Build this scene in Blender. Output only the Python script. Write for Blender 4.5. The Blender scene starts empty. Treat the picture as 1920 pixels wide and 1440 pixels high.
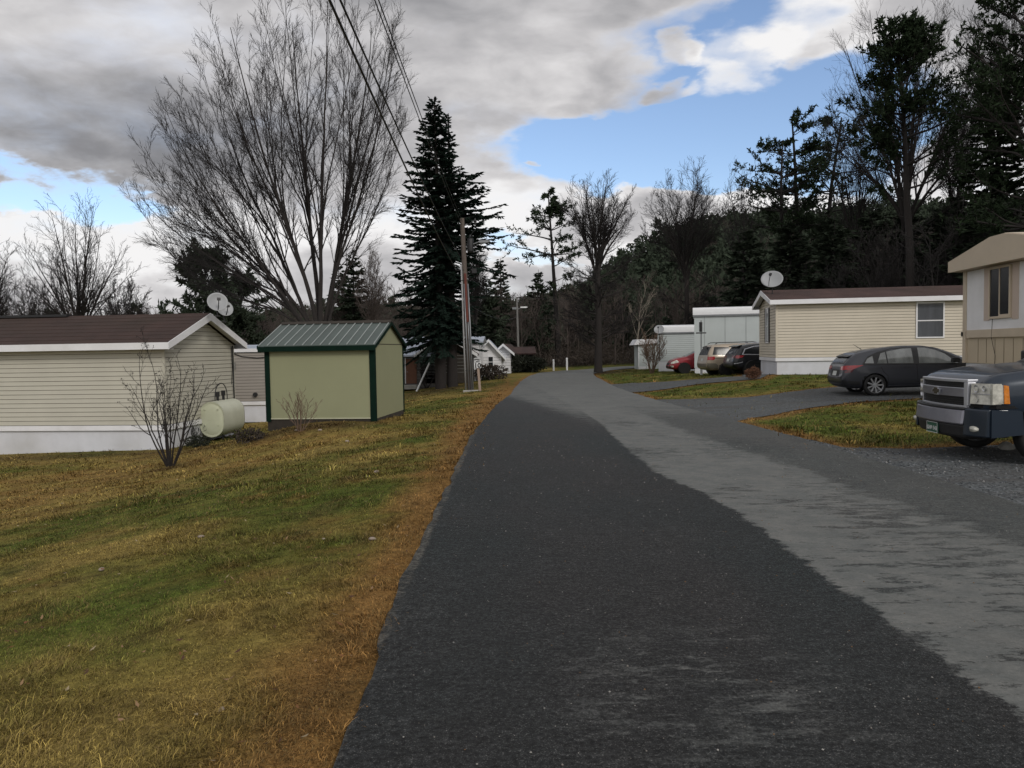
import bpy, bmesh, math, random
import numpy as np
from mathutils import Vector, Matrix, geometry
from mathutils.bvhtree import BVHTree

C = bpy.context.scene.collection
R = math.radians
rs = np.random.RandomState(7)
random.seed(5)

# ------------------------------------------------------------------ camera
FPX, CX, CY = 1430.0, 960.0, 720.0
CAMZ = 1.6
PITCH = math.atan((720 - 655) / FPX)
ROLL = R(0.9)
_fw = Vector((0, math.cos(PITCH), -math.sin(PITCH)))
_r0 = Vector((1, 0, 0)); _u0 = _r0.cross(_fw)
_rt = _r0 * math.cos(ROLL) - _u0 * math.sin(ROLL)
_up = _r0 * math.sin(ROLL) + _u0 * math.cos(ROLL)

def ray(px, py):
    return (_fw + _rt * ((px - CX) / FPX) + _up * ((CY - py) / FPX))

def P(px, py, Y):
    d = ray(px, py); k = Y / d.y
    return Vector((d.x * k, Y, CAMZ + d.z * k))

# ------------------------------------------------------------------ noise
def _h(ix, iy, s):
    n = (ix.astype(np.int64) * 374761393 + iy.astype(np.int64) * 668265263 + s * 1442695041) & 0xFFFFFFFF
    n = ((n ^ (n >> 13)) * 1274126177) & 0xFFFFFFFF
    return ((n ^ (n >> 16)) & 0xFFFF) / 65535.0

def vn(x, y, s=0):
    x = np.asarray(x, float); y = np.asarray(y, float)
    ix = np.floor(x); iy = np.floor(y); fx = x - ix; fy = y - iy
    fx = fx * fx * (3 - 2 * fx); fy = fy * fy * (3 - 2 * fy)
    a = _h(ix, iy, s); b = _h(ix + 1, iy, s); c = _h(ix, iy + 1, s); d = _h(ix + 1, iy + 1, s)
    return (a * (1 - fx) + b * fx) * (1 - fy) + (c * (1 - fx) + d * fx) * fy

def fbm(x, y, s=0, o=4):
    t = 0; a = .5; w = 0
    for k in range(o):
        t = t + a * vn(np.asarray(x) * 2 ** k, np.asarray(y) * 2 ** k, s + k * 17); w += a; a *= .5
    return t / w

def sstep(a, b, x):
    t = np.clip((np.asarray(x, float) - a) / (b - a), 0, 1)
    return t * t * (3 - 2 * t)

# ------------------------------------------------------------------ terrain
def T(x, y):
    x = np.asarray(x, float); y = np.asarray(y, float)
    zc = -0.4 * sstep(8, 46, y)
    xl = np.interp(x, [-60, -40, -24, -14, -9.5, -6, -3.4, -1.6, -.9, 0], [-1.7, -1.6, -1.35, -1.12, -1.0, -.62, -.22, -.05, -.01, 0])
    amp = np.interp(y, [-5, 4, 12, 30, 60, 90], [.6, .75, 1, 1, .75, .7])
    rr = np.interp(y, [-5, 12, 16, 23, 33, 41, 55, 70], [0, 0, .08, .15, .62, .40, .25, .2])
    r = rr * sstep(5, 11, x)
    z = zc + xl * amp + r
    z = z + .40 * np.exp(-((x + 5.2) / 1.9) ** 2 - ((y - 19.6) / 2.6) ** 2)
    # distant hills
    u = x / np.maximum(y, 30)
    ridge = np.interp(u, [-1.5, -.72, -.55, -.42, -.32, -.2, -.08, 0, .05, .1, .17, .25, .33, .5, .8, 1.5],
                      [4, 3, 4, 8, 13, 15, 13, 14, 17, 22, 33, 39, 41, 44, 44, 36])
    far = ridge * sstep(115, 330, y) + 60 * 0
    bank = 7.5 * sstep(22, 60, x) * sstep(38, 75, y)
    z = z + far + bank
    z = z + 0.03 * (fbm(x * .5, y * .5, 3, 3) - .5) * sstep(-.9, -2.5, x)
    z = z + sstep(90, 150, y) * 3 * (fbm(x * .03, y * .03, 9, 3) - .5)
    return z

def Tz(x, y): return float(T(x, y))

def G(px, py):
    d = ray(px, py); t = 1.0
    for i in range(4000):
        p = Vector((0, 0, CAMZ)) + d * t
        h = p.z - Tz(p.x, p.y)
        if h < 0.002 or t > 400: break
        t += max(h * .8, .003)
    return (p.x, p.y)

# ------------------------------------------------------------------ mesh helpers
class MB:
    def __init__(s): s.v = []; s.f = []; s.m = []; s.M = Matrix(); s.mi = 0
    def add(s, vs, fs):
        b = len(s.v); s.v += [tuple(s.M @ Vector(p)) for p in vs]
        s.f += [tuple(b + i for i in f) for f in fs]; s.m += [s.mi] * len(fs)
    def box(s, x0, x1, y0, y1, z0, z1):
        s.add([(x0,y0,z0),(x1,y0,z0),(x1,y1,z0),(x0,y1,z0),(x0,y0,z1),(x1,y0,z1),(x1,y1,z1),(x0,y1,z1)],
              [(0,3,2,1),(4,5,6,7),(0,1,5,4),(1,2,6,5),(2,3,7,6),(3,0,4,7)])
    def tube(s, pts, r, n=8, cap=True):
        pts = [Vector(p) for p in pts]; N = len(pts)
        rr = r if isinstance(r, (list, tuple)) else [r] * N
        vs = []; fs = []
        ref = Vector((0.13, 0.31, 1)).normalized()
        for i, p in enumerate(pts):
            t = (pts[min(i + 1, N - 1)] - pts[max(i - 1, 0)]).normalized()
            if abs(t.dot(ref)) > .95: ref = Vector((1, .2, 0)).normalized()
            u = t.cross(ref).normalized(); w = t.cross(u)
            for k in range(n):
                a = 2 * math.pi * k / n
                vs.append(p + (u * math.cos(a) + w * math.sin(a)) * rr[i])
        for i in range(N - 1):
            for k in range(n):
                a = i * n + k; b = i * n + (k + 1) % n
                fs.append((a, b, b + n, a + n))
        if cap:
            fs.append(tuple(range(n - 1, -1, -1))); fs.append(tuple((N - 1) * n + k for k in range(n)))
        s.add(vs, fs)
    def lathe(s, prof, n=24, axis='z'):   # prof: (r, h)
        vs = []; fs = []
        for r, h in prof:
            for k in range(n):
                a = 2 * math.pi * k / n; c, d = r * math.cos(a), r * math.sin(a)
                vs.append({'z': (c, d, h), 'y': (c, h, d), 'x': (h, c, d)}[axis])
        for i in range(len(prof) - 1):
            for k in range(n):
                a = i * n + k; b = i * n + (k + 1) % n
                fs.append((a, b, b + n, a + n))
        s.add(vs, fs)
    def prism(s, poly, a0, a1, axis='y'):   # poly in the two other axes
        n = len(poly); vs = []
        for a in (a0, a1):
            for p, q in poly:
                vs.append({'y': (p, a, q), 'x': (a, p, q), 'z': (p, q, a)}[axis])
        fs = [tuple(range(n))[::-1], tuple(range(n, 2 * n))]
        fs += [(i, (i + 1) % n, n + (i + 1) % n, n + i) for i in range(n)]
        s.add(vs, fs)
    def build(s, name, mats, parent=None, smooth=False, bevel=0):
        me = bpy.data.meshes.new(name); me.from_pydata(s.v, [], s.f)
        if not isinstance(mats, (list, tuple)): mats = [mats]
        for m in mats: me.materials.append(m)
        me.polygons.foreach_set('material_index', s.m)
        bm = bmesh.new(); bm.from_mesh(me); bmesh.ops.recalc_face_normals(bm, faces=bm.faces); bm.to_mesh(me); bm.free()
        if smooth: me.polygons.foreach_set('use_smooth', [True] * len(me.polygons))
        o = bpy.data.objects.new(name, me); C.objects.link(o)
        if parent: o.parent = parent
        if bevel:
            b = o.modifiers.new('b', 'BEVEL'); b.width = bevel; b.segments = 2; b.limit_method = 'ANGLE'; b.angle_limit = R(40)
        return o

def np_obj(name, V, F, mat, parent=None, smooth=False, col=None, matidx=None):
    me = bpy.data.meshes.new(name); k = F.shape[1]
    me.vertices.add(len(V)); me.vertices.foreach_set('co', np.ascontiguousarray(V, np.float32).ravel())
    me.loops.add(F.size); me.loops.foreach_set('vertex_index', np.ascontiguousarray(F, np.int32).ravel())
    me.polygons.add(len(F)); me.polygons.foreach_set('loop_start', np.arange(0, F.size, k, dtype=np.int32))
    try: me.polygons.foreach_set('loop_total', np.full(len(F), k, np.int32))
    except Exception: pass
    for m in (mat if isinstance(mat, (list, tuple)) else [mat]): me.materials.append(m)
    if matidx is not None: me.polygons.foreach_set('material_index', matidx.astype(np.int32))
    if smooth: me.polygons.foreach_set('use_smooth', np.ones(len(F), bool))
    me.update(calc_edges=True)
    if col is not None:
        a = me.color_attributes.new('Col', 'FLOAT_COLOR', 'POINT')
        c4 = np.ones((len(V), 4), np.float32); c4[:, :3] = col
        a.data.foreach_set('color', c4.ravel())
    o = bpy.data.objects.new(name, me); C.objects.link(o)
    if parent: o.parent = parent
    return o

def tag(o, label=None, cat=None, group=None, kind=None):
    if label: o['label'] = label
    if cat: o['category'] = cat
    if group: o['group'] = group
    if kind: o['kind'] = kind
    return o

def thing(name, label, cat, loc=(0, 0, 0), rz=0, group=None):
    o = bpy.data.objects.new(name, None); C.objects.link(o); o.empty_display_size = .2
    o.location = loc; o.rotation_euler = (0, 0, rz)
    return tag(o, label, cat, group)

def copy_tree(o, parent=None):
    c = o.copy(); C.objects.link(c); c.parent = parent
    for ch in [q for q in bpy.data.objects if q.parent == o]: copy_tree(ch, c)
    return c

# ------------------------------------------------------------------ materials
def nodes(m):
    m.use_nodes = True; nt = m.node_tree; return nt, nt.nodes, nt.links, nt.nodes['Principled BSDF']

def mat(name, col, rough=.7, var=.12, scale=3.0, bump=0, bscale=40, metal=0, coat=0, spec=.5, dirt=0, streak=None, coord='Object'):
    """surface with tonal variation, optional grime and bump"""
    m = bpy.data.materials.new(name); nt, N, L, b = nodes(m)
    tc = N.new('ShaderNodeTexCoord'); src = tc.outputs[coord]
    mp = N.new('ShaderNodeMapping'); L.new(src, mp.inputs[0])
    if streak: mp.inputs['Scale'].default_value = streak
    n = N.new('ShaderNodeTexNoise'); n.inputs['Scale'].default_value = scale; n.inputs['Detail'].default_value = 7; n.inputs['Roughness'].default_value = .65
    L.new(mp.outputs[0], n.inputs['Vector'])
    mr = N.new('ShaderNodeMapRange'); mr.inputs[1].default_value = .3; mr.inputs[2].default_value = .7
    mr.inputs[3].default_value = 1 - var; mr.inputs[4].default_value = 1 + var; L.new(n.outputs[0], mr.inputs[0])
    mx = N.new('ShaderNodeVectorMath'); mx.operation = 'SCALE'; mx.inputs[0].default_value = col; L.new(mr.outputs[0], mx.inputs['Scale'])
    out = mx.outputs[0]
    if dirt:
        n2 = N.new('ShaderNodeTexNoise'); n2.inputs['Scale'].default_value = scale * .35; n2.inputs['Detail'].default_value = 9; L.new(src, n2.inputs['Vector'])
        r2 = N.new('ShaderNodeMapRange'); r2.inputs[1].default_value = .5; r2.inputs[2].default_value = .75; r2.inputs[4].default_value = dirt; L.new(n2.outputs[0], r2.inputs[0])
        mm = N.new('ShaderNodeMix'); mm.data_type = 'RGBA'; L.new(r2.outputs[0], mm.inputs[0]); L.new(out, mm.inputs[6])
        mm.inputs[7].default_value = (col[0] * .45 + .01, col[1] * .42 + .01, col[2] * .33 + .005, 1); out = mm.outputs[2]
    L.new(out, b.inputs['Base Color'])
    b.inputs['Roughness'].default_value = rough; b.inputs['Metallic'].default_value = metal
    b.inputs['Coat Weight'].default_value = coat; b.inputs['Coat Roughness'].default_value = .06
    b.inputs['Specular IOR Level'].default_value = spec
    if bump:
        n3 = N.new('ShaderNodeTexNoise'); n3.inputs['Scale'].default_value = bscale; n3.inputs['Detail'].default_value = 5; L.new(src, n3.inputs['Vector'])
        bp = N.new('ShaderNodeBump'); bp.inputs['Strength'].default_value = bump; bp.inputs['Distance'].default_value = .02
        L.new(n3.outputs[0], bp.inputs['Height']); L.new(bp.outputs[0], b.inputs['Normal'])
    return m

M = {}
M['cream'] = mat('cream_vinyl', (.465, .445, .375), .55, .05, 1.2, dirt=.18)
M['cream_shadow'] = mat('cream_vinyl_lip', (.075, .065, .048), .85, .2, 2, spec=.1)  # lip colours: shade under each course painted in, with some dirt
M['tan_side'] = mat('tan_vinyl', (.56, .505, .41), .55, .05, 1.2, dirt=.15)
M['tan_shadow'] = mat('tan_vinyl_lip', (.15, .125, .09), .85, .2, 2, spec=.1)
M['grey_side'] = mat('grey_vinyl', (.27, .245, .215), .55, .06, 1.2, dirt=.2)
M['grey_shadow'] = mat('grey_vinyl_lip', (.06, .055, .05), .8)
M['pale_side'] = mat('pale_blue_grey_vinyl', (.46, .50, .50), .5, .05, 1, dirt=.15)
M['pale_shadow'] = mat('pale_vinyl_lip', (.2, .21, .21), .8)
M['white'] = mat('white_trim', (.74, .74, .76), .5, .06, 2, dirt=.25)
M['skirt'] = mat('white_skirt', (.62, .63, .67), .5, .07, 1.5, dirt=.35)
M['roof_red'] = mat('maroon_shingle', (.038, .020, .016), .95, .28, 1.1, bump=.5, bscale=60, dirt=.45)
M['roof_brown'] = mat('brown_shingle', (.055, .030, .026), .95, .35, .9, bump=.5, bscale=60, dirt=.5)
M['dark_glass'] = mat('dark_glass', (.012, .014, .016), .2, .1, 2, spec=.4)
M['pane_light'] = mat('curtained_glass', (.085, .092, .105), .06, .35, 1.5, spec=.8, streak=(1, 1, .15))
M['olive'] = mat('painted_panel', (.255, .262, .155), .75, .035, 1.3, dirt=.06)
M['olive_edge'] = mat('panel_edge', (.42, .42, .3), .7)
M['green_trim'] = mat('green_trim', (.003, .014, .009), .8, .2, 4, spec=.1)
M['metal_roof'] = mat('green_steel_roof', (.085, .11, .10), .42, .12, 1.0, metal=.35, dirt=.3)
M['metal_rib'] = mat('steel_rib', (.33, .36, .35), .4, .1, 2, metal=.3)
M['wood_dark'] = mat('dark_timber', (.03, .024, .018), .9, .3, 6)
M['tank'] = mat('tank_paint', (.56, .57, .46), .5, .06, 2.2, dirt=.2)
M['tank_end'] = mat('tank_paint_end', (.52, .54, .40), .5, .06, 2.2, dirt=.3)
M['black_metal'] = mat('black_metal', (.012, .012, .013), .5, .2, 5)
M['steel'] = mat('grey_steel', (.22, .23, .24), .4, .15, 3, metal=.5)
M['dish'] = mat('dish_grey', (.30, .31, .32), .45, .05, 2)
M['pole'] = mat('weathered_pole', (.105, .085, .072), .9, .3, 2.0, bump=.6, bscale=25, streak=(9, 9, .6), dirt=.5)
M['pole_grey'] = mat('grey_weathered_pole', (.17, .165, .16), .9, .25, 2, bump=.4, streak=(9, 9, .6))
M['pvc'] = mat('grey_pvc', (.27, .27, .27), .5, .08, 2)
M['redwood'] = mat('red_brown_board', (.13, .035, .025), .8, .3, 3, streak=(4, 4, .5))
M['post_wood'] = mat('grey_post_wood', (.30, .23, .185), .9, .2, 3, streak=(9, 9, .7))
M['sign_white'] = mat('sign_white', (.74, .75, .76), .4, .04, 4)
M['ink'] = mat('black_ink', (.01, .01, .012), .6, .1, 5)
M['tan_trim'] = mat('tan_trim', (.52, .44, .34), .6, .06, 1.5, dirt=.15)
M['tan_trim2'] = mat('pinkish_trim', (.50, .41, .35), .6, .05, 1.5)
M['tan_wall'] = mat('tan_panel', (.50, .42, .31), .65, .06, 1.2, dirt=.12)
M['bark'] = mat('bark', (.021, .017, .0155), .95, .35, 5, bump=.7, bscale=30, streak=(6, 6, 1))
M['bark_grey'] = mat('grey_bark', (.042, .034, .030), .95, .35, 4, bump=.7, bscale=30, streak=(6, 6, 1))
M['bark_dark'] = mat('dark_bark', (.014, .0115, .011), .95, .3, 4)
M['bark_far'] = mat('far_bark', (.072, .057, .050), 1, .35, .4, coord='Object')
M['birch'] = mat('birch_bark', (.24, .21, .17), .9, .3, 6)
M['needle_spruce'] = mat('spruce_needles', (.014, .027, .020), .9, .5, 1.3, spec=.15)
M['needle_pine'] = mat('pine_needles', (.017, .028, .013), .9, .5, 1.1, spec=.15)
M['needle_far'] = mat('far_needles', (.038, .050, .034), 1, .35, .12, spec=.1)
M['brush'] = mat('undergrowth', (.045, .035, .027), 1, .5, 1.0)
M['shrub_green'] = mat('dark_shrub', (.018, .022, .012), .9, .5, 3)
M['rust_bush'] = mat('rusty_bush', (.12, .055, .03), .9, .4, 5)
M['concrete'] = mat('concrete', (.33, .32, .29), .9, .15, 4, bump=.3)
M['door_brown'] = mat('brown_door', (.13, .055, .03), .7, .15, 3)
M['frost_roof'] = mat('pale_metal_roof', (.42, .47, .56), .45, .15, .8, dirt=.3)
M['stone'] = mat('stone', (.27, .22, .18), .9, .2, 20, bump=.4)
M['rubber'] = mat('rubber', (.010, .010, .010), .8, .2, 12)
M['void'] = mat('wheel_well_black', (.004, .004, .004), .9)
M['alloy'] = mat('alloy_silver', (.50, .51, .53), .3, .05, 4, metal=.7)
M['alloy_dark'] = mat('alloy_dark', (.035, .035, .037), .4, .05, 4, metal=.5)
M['chrome'] = mat('chrome', (.55, .56, .60), .42, .05, 4, metal=.9)
M['chrome_dull'] = mat('dull_chrome', (.30, .30, .34), .38, .1, 4, metal=.85)
M['grille_black'] = mat('grille_black', (.006, .006, .007), .5, .1, 40)
M['red_lens'] = mat('red_lens', (.33, .012, .018), .12, .2, 8, coat=.6)
M['red_lens_dark'] = mat('dark_red_lens', (.10, .008, .012), .12, .2, 8, coat=.6)
M['clear_lens'] = mat('clear_lens', (.50, .49, .43), .16, .45, 9, bump=.5, bscale=14, coat=.8)
M['amber'] = mat('amber_lens', (.62, .20, .02), .18, .25, 14, bump=.4, bscale=18, coat=.6)
M['plastic'] = mat('black_plastic', (.016, .016, .017), .55, .15, 8)
M['plate_green'] = mat('green_plate', (.02, .085, .05), .5, .1, 5)
M['plate_white'] = mat('white_plate', (.50, .52, .50), .5, .1, 5)
def paint(n, c, metal=.25): return mat(n, c, .36, .04, 1.0, metal=metal, coat=.45)
M['paint_grey'] = paint('dark_grey_paint', (.034, .037, .047))
M['paint_blue'] = paint('blue_grey_paint', (.007, .0165, .031))
M['paint_gold'] = paint('champagne_paint', (.36, .30, .23))
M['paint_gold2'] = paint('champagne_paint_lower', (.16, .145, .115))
M['paint_black'] = paint('black_paint', (.008, .009, .012))
M['paint_red'] = paint('red_paint', (.24, .012, .020))
# ------------------------------------------------------------------ camera object
cam = bpy.data.cameras.new('camera'); co = bpy.data.objects.new('camera', cam); C.objects.link(co)
cam.sensor_width = 36; cam.lens = FPX / 1920 * 36; cam.clip_end = 3000; cam.clip_start = .05
mw = Matrix((( _rt.x, _up.x, -_fw.x, 0), (_rt.y, _up.y, -_fw.y, 0), (_rt.z, _up.z, -_fw.z, CAMZ), (0, 0, 0, 1)))
co.matrix_world = mw
bpy.context.scene.camera = co

# ------------------------------------------------------------------ sky
SUN_EL, SUN_AZ = R(33), R(150)      # azimuth clockwise from +y (ahead): behind the camera to the right
w = bpy.data.worlds.new('World'); bpy.context.scene.world = w; w.use_nodes = True
nt = w.node_tree; N = nt.nodes; L = nt.links; N.clear()
wo = N.new('ShaderNodeOutputWorld'); bg = N.new('ShaderNodeBackground'); bg.inputs[1].default_value = .1
L.new(bg.outputs[0], wo.inputs[0])
sky = N.new('ShaderNodeTexSky'); sky.sky_type = 'NISHITA'; sky.sun_disc = False
sky.sun_elevation = SUN_EL; sky.sun_rotation = SUN_AZ; sky.ozone_density = 2.5; sky.dust_density = .6
def mth(op, a, b=None, c=None, clamp=False):
    n = N.new('ShaderNodeMath'); n.operation = op; n.use_clamp = clamp
    for i, q in enumerate((a, b, c)):
        if q is None: continue
        if isinstance(q, (int, float)): n.inputs[i].default_value = q
        else: L.new(q, n.inputs[i])
    return n.outputs[0]
def mrange(v, a, b, c=0., d=1., smooth=True):
    n = N.new('ShaderNodeMapRange'); n.interpolation_type = 'SMOOTHSTEP' if smooth else 'LINEAR'
    L.new(v, n.inputs[0]); n.inputs[1].default_value = a; n.inputs[2].default_value = b; n.inputs[3].default_value = c; n.inputs[4].default_value = d
    return n.outputs[0]
tc = N.new('ShaderNodeTexCoord'); sp = N.new('ShaderNodeSeparateXYZ'); L.new(tc.outputs['Generated'], sp.inputs[0])
DX, DY, DZ = sp.outputs
# cloud-deck coordinates: direction projected on a layer overhead
zz = mth('ADD', mth('MAXIMUM', DZ, 0.0), .50)
cv = N.new('ShaderNodeCombineXYZ'); L.new(mth('DIVIDE', DX, zz), cv.inputs[0]); L.new(mth('DIVIDE', DY, zz), cv.inputs[1]); L.new(mth('MULTIPLY', DZ, 2.2), cv.inputs[2])
def noise(scale, detail, rough, off=0, vec=None, dist=0):
    n = N.new('ShaderNodeTexNoise'); n.inputs['Scale'].default_value = scale; n.inputs['Detail'].default_value = detail
    n.inputs['Roughness'].default_value = rough; n.inputs['Distortion'].default_value = dist
    a = N.new('ShaderNodeVectorMath'); a.operation = 'ADD'; a.inputs[1].default_value = (off, off * .7, off * 1.3); L.new(vec or cv.outputs[0], a.inputs[0])
    L.new(a.outputs[0], n.inputs['Vector']); return n.outputs[0]
az0 = mth('ARCTAN2', DX, DY); el0 = mth('ARCSINE', DZ)
nw1 = noise(4.5, 6, .55, 3.1); nw2 = noise(4.5, 6, .55, 17.7)
az = mth('ADD', az0, mth('MULTIPLY', mth('SUBTRACT', nw1, .5), .26))
el = mth('ADD', el0, mth('MULTIPLY', mth('SUBTRACT', nw2, .5), .15))
def aeof(px, py):
    d = ray(px, py).normalized(); return math.atan2(d.x, d.y), math.asin(d.z)
def blob(px, py, rx, ry, w_, sharp=1.0):
    a, e = aeof(px, py); qx = mth('DIVIDE', mth('SUBTRACT', az, a), rx / FPX); qy = mth('DIVIDE', mth('SUBTRACT', el, e), ry / FPX)
    d = mth('ADD', mth('MULTIPLY', qx, qx), mth('MULTIPLY', qy, qy))
    return mth('MULTIPLY', mrange(d, 0.1, 1.7, 1, 0), w_)
def total(l):
    t = l[0]
    for q in l[1:]: t = mth('ADD', t, q)
    return t
# clear-sky openings (+) and clouds drifting inside them (-)
clear = total([blob(1270, 240, 250, 110, .95), blob(1450, 160, 220, 150, .9), blob(1090, 275, 170, 55, .95), blob(1240, 60, 70, 40, .3), blob(1300, 310, 300, 60, .6),
               blob(1500, 310, 170, 80, .6), blob(1440, 40, 120, 60, .55), blob(1640, 200, 90, 110, .4), blob(40, 345, 160, 24, .85), blob(235, 385, 70, 24, .8), blob(1010, 470, 110, 20, .6), blob(1190, 110, 90, 70, .35),
               blob(1400, 120, 95, 62, -1.0), blob(1345, 160, 60, 36, -.45), blob(1278, 98, 48, 30, -.85), blob(1250, 172, 60, 26, -.6), blob(1160, 150, 110, 60, -.35), blob(1580, 30, 130, 60, -.95), blob(1250, 165, 60, 22, -.5), blob(1300, 395, 210, 50, -1.4), blob(1008, 304, 24, 14, -.9), blob(1120, 180, 90, 40, -.35)])
n1 = noise(4.2, 5, .5, 0.0, None, .3); n2 = noise(2.6, 4, .5, 41.0, None, .4); n3 = noise(13.0, 6, .55, 9.0, None, .3)
cover = mth('ADD', mth('SUBTRACT', mth('ADD', .60, mth('MULTIPLY', mth('SUBTRACT', n1, .5), 1.0)), clear), mth('MULTIPLY', mth('SUBTRACT', n3, .5), .38))
cmask = mrange(cover, -.30, .60)
thick = mth('ADD', mth('ADD', mth('MULTIPLY', cover, .45), mth('MULTIPLY', mth('SUBTRACT', n2, .5), 1.5)), mth('MULTIPLY', mth('SUBTRACT', n3, .5), .40))
tone = total([blob(130, 190, 380, 80, .16), blob(420, 290, 300, 50, .12), blob(150, 300, 300, 35, .12), blob(60, 60, 500, 60, -.12), blob(1040, 110, 240, 100, -.22), blob(980, 290, 200, 60, -.10), blob(900, 60, 200, 60, .06),
              blob(400, 430, 300, 40, -.26), blob(150, 440, 300, 60, -.35), blob(960, 390, 200, 45, -.28), blob(950, 455, 200, 40, -.28), blob(850, 180, 160, 60, .06), blob(1330, 400, 220, 60, -.55), blob(900, 500, 1500, 90, -.22), blob(1600, 420, 300, 90, -.3), blob(60, 500, 260, 50, -.1), blob(1390, 120, 110, 70, -.45), blob(1600, 30, 150, 80, -.3), blob(1650, 300, 260, 150, -.2)])
thick = mth('ADD', mth('ADD', thick, tone), .17)
back = mrange(DY, -.7, .25, -.45, 0)        # the sky behind the camera is thinner and brighter
thick = mth('ADD', thick, back)
rmp = N.new('ShaderNodeValToRGB'); cr = rmp.color_ramp
cr.elements[0].position = .0; cr.elements[0].color = (.92, .91, .91, 1)
cr.elements[1].position = 1.0; cr.elements[1].color = (.20, .202, .215, 1)
for p_, c_ in ((.22, (.70, .685, .69)), (.42, (.52, .51, .52)), (.62, (.38, .377, .39)), (.80, (.27, .27, .285))):
    e = cr.elements.new(p_); e.color = c_ + (1,)
L.new(mrange(thick, -.05, 1.05, 0, 1, False), rmp.inputs[0])
sc_ = N.new('ShaderNodeVectorMath'); sc_.operation = 'SCALE'; L.new(rmp.outputs[0], sc_.inputs[0]); sc_.inputs['Scale'].default_value = 10.0
sb = N.new('ShaderNodeVectorMath'); sb.operation = 'MULTIPLY'; L.new(sky.outputs[0], sb.inputs[0]); sb.inputs[1].default_value = (1.75, 1.65, 1.65)
SKYMUL = sb
mx = N.new('ShaderNodeMix'); mx.data_type = 'RGBA'; L.new(cmask, mx.inputs[0]); L.new(sb.outputs[0], mx.inputs[6]); L.new(sc_.outputs[0], mx.inputs[7])
L.new(mx.outputs[2], bg.inputs[0])

sl = bpy.data.lights.new('sun', 'SUN'); sl.energy = 1.25; sl.angle = R(14); sl.color = (1, .95, .88)
so = bpy.data.objects.new('sun', sl); C.objects.link(so)
sd = Vector((math.sin(SUN_AZ) * math.cos(SUN_EL), math.cos(SUN_AZ) * math.cos(SUN_EL), math.sin(SUN_EL)))
so.rotation_euler = sd.to_track_quat('Z', 'Y').to_euler(); so.location = sd * 60

sc = bpy.context.scene
sc.view_settings.view_transform = 'Standard'; sc.view_settings.look = 'None'; sc.view_settings.exposure = 0; sc.view_settings.gamma = 1
sc.cycles.max_bounces = 6; sc.cycles.diffuse_bounces = 3; sc.cycles.glossy_bounces = 3; sc.cycles.transparent_max_bounces = 8

# ------------------------------------------------------------------ ground outlines
def pxline(l): return [G(*q) for q in l]
road_left = [(-.75, -12), (-.72, 0), (-.70, 2.9), (-.73, 3.9), (-.79, 5.65), (-.78, 9.3), (-.79, 14), (-.68, 18.5), (-.5, 24), (-.12, 30), (.15, 38), (.5, 46), (1.2, 55), (2.2, 62), (4.5, 67.5), (10, 71), (16, 73), (20, 74.5)]
road_right = [(20, 68), (16, 67), (12, 65), (8.2, 62.5), (6.2, 58), (5.7, 52), (5.5, 46), (5.0, 36), (4.85, 30), (4.75, 25), (4.8, 20), (4.85, 16), (4.9, 10), (4.95, 5), (5.0, 0), (5, -12)]
drive_a = [(4.7, -12), (4.75, 5), (4.7, 14), (4.75, 16.0)] + pxline([(1394, 795), (1454, 810), (1535, 830), (1590, 840), (1700, 843)]) + [(9.5, 12.2), (12, 12.6), (24, 13.0), (24, -12)]
drive_b = [(4.6, 25.0)] + pxline([(1234, 750), (1320, 748), (1400, 746), (1480, 736), (1562, 727)]) + [(12.5, 27.3), (17, 27.5), (17, 22.5)] + pxline([(1790, 744), (1725, 748), (1590, 756), (1508, 767), (1400, 787)]) + [(4.7, 16.3)]
drive_c = [(5.0, 40.5)] + pxline([(1184, 719), (1330, 710), (1392, 707)]) + [(14, 46), (17, 45), (17, 37.5), (14, 38)] + pxline([(1425, 711), (1392, 714), (1309, 721), (1262, 728)]) + [(5.2, 31.5), (4.7, 31)]
polys_hard = {'drive_a': drive_a, 'drive_b': drive_b, 'drive_c': drive_c}
road_poly = road_left + road_right

def densify(pts, step, closed=True):
    out = []
    n = len(pts)
    for i in range(n if closed else n - 1):
        a = Vector(pts[i]); b = Vector(pts[(i + 1) % n]); d = (b - a).length
        st = step * max(1, min(a.y, b.y) / 15.0) if min(a.y, b.y) > 0 else step
        k = max(1, int(d / st))
        for j in range(k): out.append(tuple(a.lerp(b, j / k)))
    if not closed: out.append(tuple(pts[-1]))
    return out

def jitter(pts, amp, sd):
    a = np.array(pts); n1 = fbm(a[:, 0] * 2.1 + 50, a[:, 1] * 2.1, sd, 4) - .5; n2 = fbm(a[:, 0] * 2.1, a[:, 1] * 2.1 + 90, sd + 5, 4) - .5
    a[:, 0] += n1 * amp * 2; a[:, 1] += n2 * amp * 2
    return [tuple(q) for q in a]

def inside(poly, x, y):
    p = np.array(poly); x = np.asarray(x, float); y = np.asarray(y, float); r = np.zeros(x.shape, bool)
    for i in range(len(p)):
        x0, y0 = p[i]; x1, y1 = p[(i + 1) % len(p)]
        if y0 == y1: continue
        c = ((y0 > y) != (y1 > y)) & (x < (x1 - x0) * (y - y0) / (y1 - y0) + x0)
        r ^= c
    return r

def dist(poly, x, y):
    p = np.array(poly); x = np.asarray(x, float); y = np.asarray(y, float); d = np.full(x.shape, 1e9)
    for i in range(len(p)):
        ax, ay = p[i]; bx, by = p[(i + 1) % len(p)]; dx, dy = bx - ax, by - ay; l2 = dx * dx + dy * dy + 1e-9
        t = np.clip(((x - ax) * dx + (y - ay) * dy) / l2, 0, 1)
        d = np.minimum(d, np.hypot(x - ax - t * dx, y - ay - t * dy))
    return d

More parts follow.
